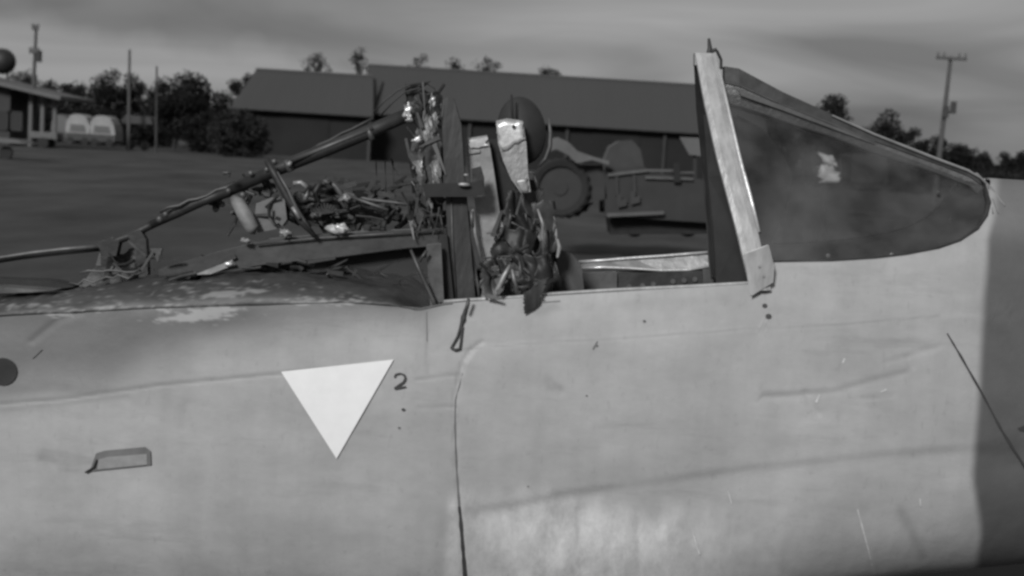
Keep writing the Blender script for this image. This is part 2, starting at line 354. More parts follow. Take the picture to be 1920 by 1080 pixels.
# ------------------------------------------------------------------ parked cars etc.
def carbody(label, px, py_top, Y, L_, m='car', flip=1, group='pale vans parked by the house', H=1.4):
    g=ground(px,Y); t=thing('parked_van',label,'van',g,group)
    prof=[(-1,.18),(-1,.55),(-.93,.8),(-.75,.94),(-.4,1.0),(.2,1.0),(.6,.93),(.86,.74),(.97,.5),(1,.18)]
    mb=MB(); n=len(prof); W_=1.4
    rows=[(-W_,.92),(-W_*.85,1.0),(W_*.85,1.0),(W_,.92)]
    for y,k in rows: mb.v += [g+Vector((x*L_/2*flip,y,z*H*k)) for x,z in prof]
    for j in range(3): mb.f += [(j*n+i,j*n+i+1,(j+1)*n+i+1,(j+1)*n+i) for i in range(n-1)]
    mb.f += [tuple(range(n)),tuple(range(4*n-1,3*n-1,-1)),(0,n,2*n,3*n)]
    b=mb.build('body',M[m],t,bevel=.05)
    mb=MB(); mb.add([g+Vector((x*L_/2*flip,-W_-.02,z*H)) for x,z in ((-.7,.42),(-.62,.66),(.5,.66),(.7,.42))],[(0,1,2,3)]); solid(mb.build('rear_window',M['vlight'],b),.02)
    mb=MB(); mb.add([g+Vector((x*L_/2*flip,-W_-.03,z*H)) for x,z in ((-.98,.14),(-.98,.38),(.98,.38),(.98,.14))],[(0,1,2,3)]); solid(mb.build('lower_panel',M['vehm'],b),.02)
    for s in (-.6,.6):
        mb=MB(); c=g+Vector((s*L_/2,-W_+.05,.36)); mb.tube([c-Vector((0,.12,0)),c+Vector((0,.15,0))],.36,14); mb.build('wheel',M['tyre'],t)
carbody('pale round-topped van nearer the house, left of its twin',153,215,136,2.3,flip=1,H=2.9)
carbody('pale round-topped van on the right, under the round-topped tree',198,216,136,2.4,flip=1,H=2.9)
carbody('darker van half hidden left of the two pale ones',121,213,137,1.8,m='vlight',group=None,H=2.8)
g=ground(84,108); t=thing('trailer','low pale trailer standing in front of the house verandah','trailer',g)
mb=MB(); mb.box(g+Vector((0,0,.95)),(2.2,1.4,.5)); mb.build('tray',M['vlight'],t,bevel=.04)
mb=MB(); mb.bar(g+Vector((1.1,0,.75)),g+Vector((2.0,0,.5)),.1,.1); mb.build('drawbar',M['hwall'],t)
for s in (-1,1):
    mb=MB(); c=g+Vector((.1,s*.72,.4)); mb.tube([c-Vector((0,.08,0)),c+Vector((0,.08,0))],.4,14); mb.build('wheel',M['tyre'],t)
g=ground(-30,70); t=thing('flat_wagon','low flat pale wagon with dark underside at the far left of the grass','wagon',g)
mb=MB(); mb.plate([(-90,250),(30,262),(48,270),(-90,262)],70,1.8); mb.build('deck',M['vlight'],t)
for px in (-50,10):
    mb=MB(); c=ground(px,70.6)+Vector((0,0,.33)); mb.tube([c,c+Vector((0,.2,0))],.33,14); mb.build('wheel',M['tyre'],t)
g=ground(250,120); t=thing('hay_trailer','low grey covered trailer at the foot of the slim middle pole','trailer',g)
mb=MB(); mb.plate([(228,225),(236,216),(280,220),(284,232),(230,230)],122,2.2); mb.build('cover',M['vehm'],t,bevel=.05)
for px in (242,270):
    mb=MB(); c=ground(px,122.4)+Vector((0,0,.4)); mb.tube([c,c+Vector((0,.2,0))],.4,12); mb.build('wheel',M['tyre'],t)
# ------------------------------------------------------------------ tractor and truck beyond the cockpit
YT=27.0
def wheel(px,py,rpx,Y,parent,mt='tyre'):
    c=P(px,py,Y); r=rpx*PM(0,Y); mb=MB()
    prof=[(-.22,.72),(-.25,.9),(-.2,1.0),(.2,1.0),(.25,.9),(.22,.72)]; n=40; k=len(prof)
    for i in range(n):
        a=2*math.pi*i/n; lug=1.03 if i%2 else .97
        for (yy,rr) in prof:
            R=rr*r*(lug if rr==1 else 1); mb.v.append(c+Vector((math.cos(a)*R,yy*r,math.sin(a)*R)))
    mb.f += [(i*k+j,((i+1)%n)*k+j,((i+1)%n)*k+(j+1)%k,i*k+(j+1)%k) for i in range(n) for j in range(k)]
    w_=mb.build('wheel',M[mt],parent)
    mb=MB(); mb.tube([c-Vector((0,r*.1,0)),c+Vector((0,r*.1,0))],r*.73,24); mb.tube([c-Vector((0,r*.16,0)),c+Vector((0,r*.1,0))],r*.25,12); mb.build('rim',M['veh'],w_)
g=ground(1070,YT); t=thing('tractor','old tractor with big dark rear wheel and pale mudguard beyond the empty cockpit','tractor',g)
wheel(1050,352,56,YT,t); wheel(1062,352,56,YT+1.5,t)
mb=MB(); a0=[(1030,262),(1045,258),(1066,268),(1082,284),(1110,294),(1142,303)]
top=[P(x,y,YT-.35) for x,y in a0]; 
vs=top+[p+Vector((0,.5,0)) for p in top]+[p+Vector((0,0,-.22 if i<4 else -.06)) for i,p in enumerate(top)]
n=len(top); mb.add(vs,[(i,i+1,n+i+1,n+i) for i in range(n-1)]+[(i+1,i,2*n+i,2*n+i+1) for i in range(n-1)]); solid(mb.build('mudguard',M['vlight'],t),.03)
mb=MB(); mb.plate([(1075,330),(1092,312),(1128,312),(1135,370),(1080,385)],YT,.7); mb.build('engine_body',M['veh'],t,bevel=.03)
mb=MB(); mb.plate([(1088,330),(1098,328),(1098,375),(1088,378)],YT-.1,.1); mb.build('drawbar_frame',M['veh'],t)
g=ground(1250,YT); t=thing('truck','dark open truck with pale bonnet trim parked beyond the empty cockpit','truck',g)
mb=MB(); mb.plate([(1140,322),(1205,318),(1215,330),(1340,345),(1470,352),(1466,412),(1330,412),(1140,400)],YT,1.9); mb.build('body',M['veh'],t,bevel=.06)
mb=MB(); mb.plate([(1142,300),(1150,280),(1165,271),(1182,270),(1194,283),(1200,312),(1200,320),(1142,322)],YT+.4,.9); mb.build('cab_hood',M['vehm'],t,bevel=.08)
mb=MB(); mb.plate([(1138,400),(1245,396),(1245,402),(1138,407)],YT-.15,.12); mb.build('bumper',M['vlight'],t)
for x0,x1 in ((1154,1159),(1187,1192)):
    mb=MB(); mb.plate([(x0,328),(x1,328),(x1+1,366),(x0+1,366)],YT-.06,.05); mb.build('grille_bar',M['vehm'],t)
for cx_,cy_ in ((1166,376),(1191,370)):
    mb=MB(); mb.plate([(cx_-7,cy_-9),(cx_-3,cy_-10),(cx_-2,cy_+2),(cx_+7,cy_-1),(cx_+7,cy_+8),(cx_-6,cy_+11)],YT-.1,.12); mb.build('headlight',M['vehm'],t,bevel=.02)
mb=MB(); mb.plate([(1140,325),(1215,317),(1265,318),(1265,322),(1215,322),(1140,331)],YT-.08,.06); mb.plate([(1210,330),(1300,334),(1300,338),(1210,335)],YT-.08,.06); mb.plate([(1274,322),(1302,322),(1302,325),(1274,325)],YT-.08,.06); mb.build('bonnet_trim',M['vlight'],t)
mb=MB(); mb.plate([(1262,306),(1274,306),(1276,342),(1264,342)],YT-.12,.2); mb.build('exhaust',M['tyre'],t)
mb=MB(); mb.plate([(1274,257),(1327,259),(1327,294),(1292,290)],YT+.5,.08); mb.build('raised_panel',M['hroof'],t)
mb=MB(); mb.plate([(1300,290),(1306,290),(1306,345),(1300,345)],YT+.6,.08); mb.build('panel_post',M['veh'],t)
mb=MB(); mb.plate([(1398,300),(1440,300),(1478,330),(1474,372),(1400,372)],YT+.3,1.3); mb.build('cab',M['veh'],t,bevel=.06)
for px in (1190,1290,1430): wheel(px,424,20,YT+.9,t)
mb=MB(); mb.plate([(1142,403),(1460,408),(1455,438),(1146,440)],YT+.3,1.2); mb.build('chassis_and_shadow',M['tyre'],t)  # chassis block, near-black and deep to stand for the shadow beneath the truck
# pale object seen through the windscreen, and a grey box beyond
t=thing('tarpaulin','crumpled pale tarpaulin lying on a post, seen through the windscreen','tarpaulin',ground(1556,24))
vs,fs=crumple([(1534,286),(1560,292),(1572,312),(1545,306)],[24]*4,7,6,.05,5,.4); mb=MB(); mb.add(vs,fs); vs,fs=crumple([(1534,312),(1556,308),(1586,340),(1540,342)],[24.05]*4,8,7,.05,8,.4); mb.add(vs,fs); solid(mb.build('sheet',M['white'],t,smooth=True),.02)
mb=MB(); mb.tube([ground(1552,24.2),P(1552,300,24.2)],.05,8); mb.build('post',M['pole'],t)
t=thing('storage_box','dull grey box van shape on the far grass, seen through the windscreen','container',ground(1630,60))
mb=MB(); mb.plate([(1600,292),(1660,292),(1662,338),(1600,338)],60,2.2); mb.build('body',M['vehm'],t,bevel=.08)
mb=MB(); mb.plate([(1604,338),(1658,338),(1656,352),(1606,352)],60.3,1.6); mb.build('base',M['tyre'],t)
# ================================================================== AIRCRAFT
KK=2.5; YN=5.0; YC=5.5
def zm_(u):  # height of the widest line, follows the lower crease
    return H0+.46+(.16*(u-.6) if u>.6 else .06*(u-.6))-.13*math.exp(-((u-.35)/.42)**2)
def zc_(u): return H0+1.705
def zb_(u): return zm_(u)-(.62-.13/(1+math.exp(-(u-1.0)/.15)))
def w0_(u): return 0.0 if u<1.1 else .045*(u-1.1)**1.5
def wsurf(u,z):
    W=YC-YN-w0_(u); m=zm_(u)
    if z>=m:
        s=min(1,(z-m)/(zc_(u)-m)); k=KK
    else:
        s=min(1,(m-z)/(m-zb_(u))); k=2.1
    return YN+w0_(u)+W*(1-(1-s**k)**(1/k))
def S(px,py,off=0.0):
    Y=YN
    for _ in range(40):
        p=P(px,py,Y); Y=.5*Y+.5*wsurf(p.x,p.z)
    p=P(px,py,Y); 
    if off: p=p+(CAM-p).normalized()*off
    return p
def US(poly): return [(S(x,y).x,S(x,y).z) for x,y in poly]
top_px=[(-700,640),(-300,612),(0,592),(300,577),(500,571),(640,566),(790,577),(832,569),(870,566),(1040,554),(1400,533),(1428,531),(1440,492),(1560,490),(1640,485),(1700,478),(1760,466),(1800,452),(1832,430),(1848,405),(1855,375)]
tp=US(top_px)
def interp(pts,u):
    if u<=pts[0][0]: return pts[0][1]
    for (a,b),(c,d) in zip(pts,pts[1:]):
        if u<=c: return b+(d-b)*(u-a)/(c-a) if c>a else d
    return pts[-1][1]
u_tip=tp[-1][0]+.055
def ztop(u):
    if u<tp[-1][0]: return interp(tp,u)
    if u>=u_tip: return zc_(u)
    f=(u-tp[-1][0])/(u_tip-tp[-1][0]); return tp[-1][1]+(zc_(u)-tp[-1][1])*math.sqrt(f)
air=thing('jet_aircraft','wrecked grey jet fuselage with white triangle, stripped open cockpit and knife-edged windscreen','aircraft',(0,YC,0))
# creases: polyline px, depth m, half width m (+ = pressed in)
CR=[
 ([(1430,742),(1560,735),(1640,712),(1700,697)],.0028,.008),([(1510,735),(1520,760),(1535,775)],.004,.010),([(1660,680),(1760,650)],.002,.008),([(1590,752),(1680,742)],.0025,.005),([(1500,745),(1420,745)],.002,.01),
 ([(1085,960),(1092,1100)],.003,.008),([(1195,980),(1200,1100)],.003,.007),([(1250,980),(1255,1090)],-.002,.009),([(1608,950),(1640,1080)],-.0035,.007),([(1690,960),(1730,1050)],.003,.015),([(1420,1010),(1470,1080)],.003,.014),
 ([(0,757),(120,748),(300,722),(500,703),(640,690)],.0022,.005),([(350,760),(345,800)],.002,.02),([(1030,715),(1050,735)],.003,.012),([(780,712),(860,702)],.002,.004),([(785,765),(855,762)],.002,.004),([(80,860),(100,870)],.003,.018),
 ([(1700,670),(1710,690)],.003,.009),([(60,640),(110,600),(150,585)],.003,.012)]
CRu=[(US(p),d,h) for p,d,h in CR]
seamV=US([(905,640),(885,655),(868,680),(854,740),(853,800),(856,880),(862,960),(872,1110)])
diag=US([(1772,618),(1800,665),(1840,735),(1880,810),(1925,880)])
topL0=US([(870,655),(1000,643),(1150,634),(1290,625),(1440,614),(1600,606),(1760,592),(1900,588)])
def segdist(U,Z,pts):
    best=np.full(U.shape,1e9)
    for (a,b),(c,d) in zip(pts,pts[1:]):
        L2=(c-a)**2+(d-b)**2+1e-12; t=np.clip(((U-a)*(c-a)+(Z-b)*(d-b))/L2,0,1)
        best=np.minimum(best,np.hypot(U-(a+t*(c-a)),Z-(b+t*(d-b))))
    return best
us=list(np.arange(-4.2,-2.3,.1))+list(np.arange(-2.3,2.15,.0095))+list(np.arange(2.15,4.0,.1))
# insert extra columns around the sharp step at the windscreen foot
NU=len(us); NR=88; NL=44
near_v=[];rows=[]
U=np.zeros((NU,NR+NL+1)); Z=np.zeros_like(U); YY=np.zeros_like(U)
for i,u in enumerate(us):
    zt=ztop(u); m=zm_(u); s=min(1,(zt-m)/(zc_(u)-m)); ph=math.asin(min(1,s**(KK/2)))
    W=YC-YN-w0_(u); tap=1.0
    if u>2.15: tap=max(.25,1-.22*(u-2.15))
    for j in range(NR+1):
        a=ph*(1-j/NR); z=m+(zc_(u)-m)*math.sin(a)**(2/KK); wv=W*(1-math.cos(a)**(2/KK))
        U[i,j]=u; Z[i,j]=z; YY[i,j]=YN+w0_(u)+wv
        if tap<1: Z[i,j]=m+(z-m)*tap; YY[i,j]=YC-(YC-YY[i,j])*tap
    zb=zb_(u)
    for j in range(1,NL+1):
        a=math.pi/2*j/NL; z=m-(m-zb)*math.sin(a)**(2/2.1); wv=W*(1-max(0,math.cos(a))**(2/2.1))
        U[i,NR+j]=u; Z[i,NR+j]=z; YY[i,NR+j]=YN+w0_(u)+wv
        if tap<1: Z[i,NR+j]=m+(z-m)*tap; YY[i,NR+j]=YC-(YC-YY[i,NR+j])*tap
D=np.zeros_like(U)                        # inward displacement
for pts,d,h in CRu: D+=1.25*d*np.exp(-(segdist(U,Z,pts)/h)**2)
ds=segdist(U,Z,seamV); D+=.007*np.exp(-(ds/.0042)**2)
sx=np.interp(-Z,[-p[1] for p in seamV],[p[0] for p in seamV])   # right-hand panel stands proud
ztl=np.interp(U,[p[0] for p in topL0],[p[1] for p in topL0]); proud=1/(1+np.exp(-(U-sx-.003)/.003))/(1+np.exp((Z-ztl)/.002)); D-= .003*proud
D+=.0012*np.exp(-(segdist(U,Z,diag)/.009)**2)
lapL=US([(820,975),(870,960),(960,946),(1050,927),(1190,908),(1290,893),(1400,878),(1560,862),(1700,848),(1830,840),(1960,838)])
zl=np.interp(U,[p[0] for p in lapL],[p[1] for p in lapL]); bel=zl-Z
amp=np.interp(U,[lapL[0][0],-.16,.40,.47,.55,.66,1.9],[0,1,1,.35,.35,.8,.7])
D+=amp*.0105/(1+np.exp(-bel/.0045))*np.exp(-np.clip(bel,0,9)/.22)
topL=US([(870,655),(1000,643),(1150,634),(1290,625),(1440,614),(1600,606),(1760,592),(1900,588)])
nz=np.zeros_like(D); bare=np.zeros_like(D)
for i in range(NU):
    if not (-2.4<us[i]<2.2): continue
    for j in range(NR+NL+1):
        v=Vector((U[i,j]*2.3,Z[i,j]*3.2,0)); f=noise.noise(v)*.0035+noise.noise(v*2.7)*.0018+noise.noise(Vector((U[i,j]*11,Z[i,j]*9,3)))*.0007
        low=max(0,min(1,(.92-Z[i,j])/.3)); rgt=1/(1+math.exp(-(U[i,j]+.15)/.06))
        f+=low*rgt*(noise.noise(Vector((U[i,j]*13,Z[i,j]*4,7)))*.0035+noise.noise(Vector((U[i,j]*30,Z[i,j]*14,7)))*.0012)
        nz[i,j]=f
D+=nz
YYd=YY+D
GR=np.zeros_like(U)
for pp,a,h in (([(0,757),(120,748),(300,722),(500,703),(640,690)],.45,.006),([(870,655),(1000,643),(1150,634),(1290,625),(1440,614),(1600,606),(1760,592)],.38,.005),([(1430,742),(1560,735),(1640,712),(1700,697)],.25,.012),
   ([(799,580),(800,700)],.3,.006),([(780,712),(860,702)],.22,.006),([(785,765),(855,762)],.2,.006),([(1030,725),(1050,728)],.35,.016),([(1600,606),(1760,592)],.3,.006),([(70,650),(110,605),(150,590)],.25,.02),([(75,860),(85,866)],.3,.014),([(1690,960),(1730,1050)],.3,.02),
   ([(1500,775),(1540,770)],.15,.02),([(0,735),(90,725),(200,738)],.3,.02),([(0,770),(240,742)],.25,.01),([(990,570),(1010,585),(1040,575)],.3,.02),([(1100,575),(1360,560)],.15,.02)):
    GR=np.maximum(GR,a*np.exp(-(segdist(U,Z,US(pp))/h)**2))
verts=[];faces=[];nr=NR+NL+1
idx=lambda i,j:i*nr+j
for i in range(NU):
    for j in range(nr): verts.append((U[i,j],YYd[i,j]-YC,Z[i,j]))
for i in range(NU-1):
    for j in range(nr-1): faces.append((idx(i,j),idx(i,j+1),idx(i+1,j+1),idx(i+1,j)))
nb=len(verts); ci=list(range(0,NU,4))+([NU-1] if (NU-1)%4 else []); cj=list(range(0,nr,4)); 
if cj[-1]!=nr-1: cj.append(nr-1)
# keep the far sill outline exact at the windscreen foot
for i in ci:
    for j in cj: verts.append((U[i,j],-(YY[i,j]-YC),Z[i,j]))
mj=len(cj)
for a in range(len(ci)-1):
    for b in range(mj-1): faces.append((nb+a*mj+b,nb+(a+1)*mj+b,nb+(a+1)*mj+b+1,nb+a*mj+b+1))
me=bpy.data.meshes.new('fuselage_skin'); me.from_pydata(verts,[],faces); me.update()
# per-vertex tone masks
FL=[(390,585,75,15,1.0),(345,598,50,7,.8),(590,563,70,9,.75),(220,578,110,6,.6),(60,575,90,10,.45),(420,552,60,5,.8),(470,545,90,14,.3),(110,590,30,5,.7),(300,555,200,20,.28),(640,570,60,8,.4)]
def flake(v):
    px,py=proj(v); g=0
    for cx,cy,sx_,sy_,a in FL: g+=a*math.exp(-((px-cx)/sx_)**2-((py-cy+(px-cx)*.05)/sy_)**2)
    lo=.38*max(0,min(1,(px+60)/200))*max(0,min(1,(660-px)/120))*math.exp(-((py-578+.02*px)/20)**2)*(.7+.6*noise.noise(Vector((v.x*9,v.z*20,v.y*9)))) if px<660 else 0
    if g<.06: return max(0.0,lo)
    n=.5+.6*noise.noise(Vector((v.x*14,v.z*60,v.y*30)))+.6*noise.noise(Vector((v.x*40,v.z*150,v.y*50)))
    return max(lo,0,min(1,(g*.95-n)*2.2+.35))
def deck_mat():
    m=mat('scorched_deck_paint',.05,.6,.1,var=.5,scale=7,bump=.3,stretch=(.5,1,1)); t=m.node_tree; b=t.nodes['Principled BSDF']
    src=b.inputs['Base Color'].links[0].from_socket; a=t.nodes.new('ShaderNodeAttribute'); a.attribute_name='flake'
    x=t.nodes.new('ShaderNodeMix'); x.data_type='RGBA'; x.inputs[7].default_value=(.24,.24,.24,1)
    t.links.new(a.outputs['Fac'],x.inputs[0]); t.links.new(src,x.inputs[6]); t.links.new(x.outputs[2],b.inputs['Base Color']); return m
dk=me.attributes.new('dark_tone','FLOAT','POINT'); br=me.attributes.new('bare_metal_glare','FLOAT','POINT')
def sstep(a,b,x): 
    t=max(0,min(1,(x-a)/(b-a))); return t*t*(3-2*t)
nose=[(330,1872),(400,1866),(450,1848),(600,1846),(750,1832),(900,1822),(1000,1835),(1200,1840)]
aft=[(-400,800),(0,745),(200,716),(450,668),(600,628),(700,606),(790,596),(850,570),(2000,-300)]  # darker tone on the nose end and the upper aft side
dkv=[];brv=[];flv=[];proj_z=S(1200,930).z
for k,v in enumerate(verts):
    u,yy,z=v; near=k<nb
    px,py=proj(Vector((u,yy+YC,z))) if near else proj(Vector((u,YC-yy-0,z)))
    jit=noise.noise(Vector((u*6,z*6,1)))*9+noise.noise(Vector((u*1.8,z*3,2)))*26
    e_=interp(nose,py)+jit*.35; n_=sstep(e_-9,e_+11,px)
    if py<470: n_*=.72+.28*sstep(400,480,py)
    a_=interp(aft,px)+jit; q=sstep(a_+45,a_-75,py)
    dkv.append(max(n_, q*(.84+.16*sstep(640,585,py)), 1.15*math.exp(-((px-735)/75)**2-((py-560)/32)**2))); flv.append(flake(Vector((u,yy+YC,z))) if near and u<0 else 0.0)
    low=max(0,min(1,(proj_z-z+.10*noise.noise(Vector((u*5,0,5)))+.05*noise.noise(Vector((u*14,z*9,5))))/.12)); rg=sstep(-.20,-.165,u)*sstep(1.15,.35,u)*(.55+.45*sstep(-.1,.2,u))  # bare metal; its pale colour also carries the glare low on the side
    brv.append(low*rg)
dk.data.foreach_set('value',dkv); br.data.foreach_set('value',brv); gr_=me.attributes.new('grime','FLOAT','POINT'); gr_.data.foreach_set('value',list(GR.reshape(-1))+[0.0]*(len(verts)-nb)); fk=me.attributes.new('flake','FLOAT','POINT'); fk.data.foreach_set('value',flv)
m=bpy.data.materials.new('faded_aircraft_paint'); m.use_nodes=True; t_=m.node_tree; b=t_.nodes['Principled BSDF']
Nn=t_.nodes.new; Lk=t_.links.new
def nz_(scale,stretch=(1,1,1),detail=6,rough=.6):
    tc=Nn('ShaderNodeTexCoord'); mp=Nn('ShaderNodeMapping'); mp.inputs['Scale'].default_value=stretch; Lk(tc.outputs['Object'],mp.inputs[0])
    n=Nn('ShaderNodeTexNoise'); n.inputs['Scale'].default_value=scale; n.inputs['Detail'].default_value=detail; n.inputs['Roughness'].default_value=rough; Lk(mp.outputs[0],n.inputs[0]); return n.outputs[0]
def mr(s,a,b_,c,d):
    r=Nn('ShaderNodeMapRange'); r.inputs[1].default_value=a; r.inputs[2].default_value=b_; r.inputs[3].default_value=c; r.inputs[4].default_value=d; Lk(s,r.inputs[0]); return r.outputs[0]
def mth(op,a,b_):
    r=Nn('ShaderNodeMath'); r.operation=op
    for i,x in enumerate((a,b_)):
        if isinstance(x,(int,float)): r.inputs[i].default_value=x
        else: Lk(x,r.inputs[i])
    return r.outputs[0]
def mixf(f,a,b_):
    r=Nn('ShaderNodeMix'); r.data_type='FLOAT'
    for i,x in ((0,f),(2,a),(3,b_)):
        if isinstance(x,(int,float)): r.inputs[i].default_value=x
        else: Lk(x,r.inputs[i])
    return r.outputs[0]
def att(n):
    a=Nn('ShaderNodeAttribute'); a.attribute_name=n; return a.outputs['Fac']
basev=mth('MULTIPLY',mr(nz_(1.6,(1,1,1),3),.3,.7,.33,.39),mr(nz_(9,(1,1,2),8,.65),.3,.7,.94,1.06))
basev=mth('MULTIPLY',basev,mr(nz_(3.5,(1,1,1.3),4,.55),.35,.65,.89,1.05)); basev=mth('MULTIPLY',basev,mr(nz_(38,(1,1,.5),5,.7),.28,.42,.86,1.0)); basev=mth('MULTIPLY',basev,mr(nz_(2.2,(.5,1,3.2),7,.7),.56,.72,1.0,.80))
streak=mr(nz_(14,(1,.2,.12),5),.35,.7,1.0,.93); basev=mth('MULTIPLY',basev,streak)
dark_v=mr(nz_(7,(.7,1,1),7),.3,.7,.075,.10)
c1=mixf(att('dark_tone'),mixf(att('grime'),basev,.15),dark_v)
scr=mr(nz_(9,(1,.3,.6),10,.75),.36,.62,.3,1)
c2=mixf(att('flake'),mixf(mth('MULTIPLY',att('bare_metal_glare'),scr),c1,.72),.30)
co=Nn('ShaderNodeCombineColor')
for i in range(3): Lk(c2,co.inputs[i])
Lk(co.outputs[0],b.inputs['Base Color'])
Lk(mixf(att('bare_metal_glare'),mr(nz_(5),.3,.7,.5,.62),.42),b.inputs['Roughness'])
Lk(mth('MULTIPLY',att('bare_metal_glare'),.35),b.inputs['Metallic'])
bp=Nn('ShaderNodeBump'); bp.inputs['Strength'].default_value=.12; bp.inputs['Distance'].default_value=.01; Lk(nz_(30,(1,1,1),6),bp.inputs['Height']); Lk(bp.outputs[0],b.inputs['Normal'])
me.materials.append(m)
for p in me.polygons: p.use_smooth=True
skin=bpy.data.objects.new('fuselage_skin',me); col.objects.link(skin); skin.parent=air
sm=skin.modifiers.new('thickness','SOLIDIFY'); sm.thickness=.006; sm.offset=-1
skin.modifiers['thickness'].use_quality_normals=False
def surf_poly(name,poly,m,off=.004,parent=skin,label=None,sub=14,th=.001):
    # fan-free: subdivide a polygon on the skin by sampling a triangle/convex shape
    c=(sum(p[0] for p in poly)/len(poly),sum(p[1] for p in poly)/len(poly)); n=len(poly); vs=[S(*c,off)];fs=[]
    ring=[]
    dens=[]
    for (a,b_) in zip(poly,poly[1:]+poly[:1]):
        for k in range(sub): dens.append((a[0]+(b_[0]-a[0])*k/sub,a[1]+(b_[1]-a[1])*k/sub))
    nd=len(dens); R_n=max(3,sub//2)
    for r in range(1,R_n+1):
        for d in dens: vs.append(S(c[0]+(d[0]-c[0])*r/R_n,c[1]+(d[1]-c[1])*r/R_n,off))
    fs=[(0,1+(k+1)%nd,1+k) for k in range(nd)]
    for r in range(R_n-1): fs+=[(1+r*nd+k,1+r*nd+(k+1)%nd,1+(r+1)*nd+(k+1)%nd,1+(r+1)*nd+k) for k in range(nd)]
    mb=MB(); mb.add(vs,fs); o=mb.build(name,m,parent); 
    if label: o['label']=label
    return o
def ribbon(name,poly,wpx,m,off=.003,parent=skin,seg=10):
    pts=[]
    for (a,b_) in zip(poly,poly[1:]):
        for k in range(seg): pts.append((a[0]+(b_[0]-a[0])*k/seg,a[1]+(b_[1]-a[1])*k/seg))
    pts.append(poly[-1]); vs=[]; n=len(pts)
    for i,p in enumerate(pts):
        a=pts[max(0,i-1)]; c=pts[min(n-1,i+1)]; dx,dy=c[0]-a[0],c[1]-a[1]; l=math.hypot(dx,dy) or 1
        wv=(wpx if isinstance(wpx,(int,float)) else wpx[0]+(wpx[1]-wpx[0])*i/(n-1))/2
        wv*= .8+.4*noise.noise(Vector((p[0]*.05,p[1]*.05,0)))
        vs+=[S(p[0]-dy/l*wv,p[1]+dx/l*wv,off),S(p[0]+dy/l*wv,p[1]-dx/l*wv,off)]
    mb=MB(); mb.add(vs,[(2*i,2*i+1,2*i+3,2*i+2) for i in range(n-1)]); return mb.build(name,m,parent)
surf_poly('rescue_triangle',[(527,697),(738,674),(631,860)],M['white'],.0075,label='white painted downward pointing triangle')
# numeral 2
two=[(739,708),(742,702),(750,700),(758,703),(760,710),(756,717),(747,723),(740,729)]
ribbon('numeral',two,4.5,M['black'],.0085,seg=4)['label']='hand painted black figure 2'
ribbon('numeral',[(739,728),(750,727),(761,725)],4.5,M['black'],.0085)['label']='foot of the black figure 2'
ribbon('panel_seam',[(868,700),(854,750),(853,800),(856,880),(861,950)],[2.5,5],M['seam'],.001)
ribbon('panel_seam',[(861,950),(866,1010),(873,1095)],[6,10],M['black'],.001)
ribbon('panel_seam',[(1776,625),(1800,665),(1840,735),(1880,810),(1925,880)],[3.5,6],M['black'],.0065)
ribbon('panel_seam',[(799,583),(800,640)],1.6,M['thin'],.006)
# step recess drawn flat: dark sheet for the lip's shade, paler sheet for floor
surf_poly('step_recess_shade',[(168,884),(180,850),(196,845),(272,838),(282,846),(283,872)],M['seam'],.0065,label='oblong step recess drawn flat, with shaded lip painted dark')
surf_poly('step_floor',[(183,880),(184,862),(200,857),(275,851),(276,871)],mat('recess_floor',.25,.6,var=.15,scale=30),.0085)
mb=MB(); mb.tube([S(160,886,.008),S(176,876,.012),S(182,862,.010)],.004,6); mb.build('step_latch',M['dark'],skin)
for x,y,r in ((756,768,3.5),(1434,573,5),(1441,593,6),(1119,648,3),(1208,602,3),(1440,528,5),(748,802,2.5),(990,912,2),(1100,742,2)):
    surf_poly('fastener_hole',[(x+r*math.cos(a),y+r*.8*math.sin(a)) for a in [k*math.pi/4 for k in range(8)]],M['black'] if r>3 else M['seam'],.0065,sub=1)
surf_poly('porthole',[(5+27*math.cos(a),697+26*math.sin(a)) for a in [k*math.pi/10 for k in range(20)]],M['vdark'],.0075,sub=1,label='round black opening at the left end')
surf_poly('vent_slot',[(1908,803),(1925,796),(1930,812),(1912,808)],M['black'],.007,sub=2)
ribbon('scratch',[(1112,655),(1120,640)],3,M['seam'],.006)
for poly,wd in (([(1608,955),(1620,1000),(1636,1060)],3.5),([(1365,920),(1372,945)],2.5),([(1300,1000),(1312,1040)],4),([(1725,935),(1726,950)],3),([(1530,755),(1537,740)],5),([(1652,735),(1662,730)],5),([(1580,680),(1584,672)],5),([(1412,541),(1434,541)],6)):
    ribbon('scratch',poly,wd,M['scr'],.0065,seg=4)
ribbon('scratch',[(60,672),(78,655)],2.5,M['seam'],.006,seg=3)
r_=random.Random(3)
# ---- aft deck: torn, scorched top between the sills, behind the cockpit
vs=[];fs=[];cols=[u for u in list(np.arange(-4.2,-2.3,.05))+list(np.arange(-2.3,-.205,.01))]; nrw=60
deckc=[(-3,.0),(-2.2,.035),(-1.85,.05),(-1.4,.07),(-1.05,.085),(-.8,.08),(-.5,.045),(-.2,.0)]
for u in cols:
    zt=ztop(u); yt=wsurf(u,zt); hc=interp(deckc,u)
    for j in range(nrw+1):
        a=math.pi*j/nrw; c_=math.cos(a); y=YC-(YC-yt+.001)*(abs(c_)**.7)*(1 if c_>0 else -1); s_=math.sin(a)
        z=zt-.002+hc*(s_**.8)
        k=s_**.4; z+=k*(noise.noise(Vector((u*5,y*8,0)))*.014+abs(noise.noise(Vector((u*17,y*13,4))))*.014)
        if u>-.42: z-=.1*k*(u+.42)/.2
        vs.append((u,y,z))
n_=nrw+1
for i in range(len(cols)-1):
    for j in range(nrw):
        if j>22 and j<46 and cols[i]<-1.2 and noise.noise(Vector((cols[i]*3,j*.12,9)))>.33: continue
        fs.append((i*n_+j,i*n_+j+1,(i+1)*n_+j+1,(i+1)*n_+j))
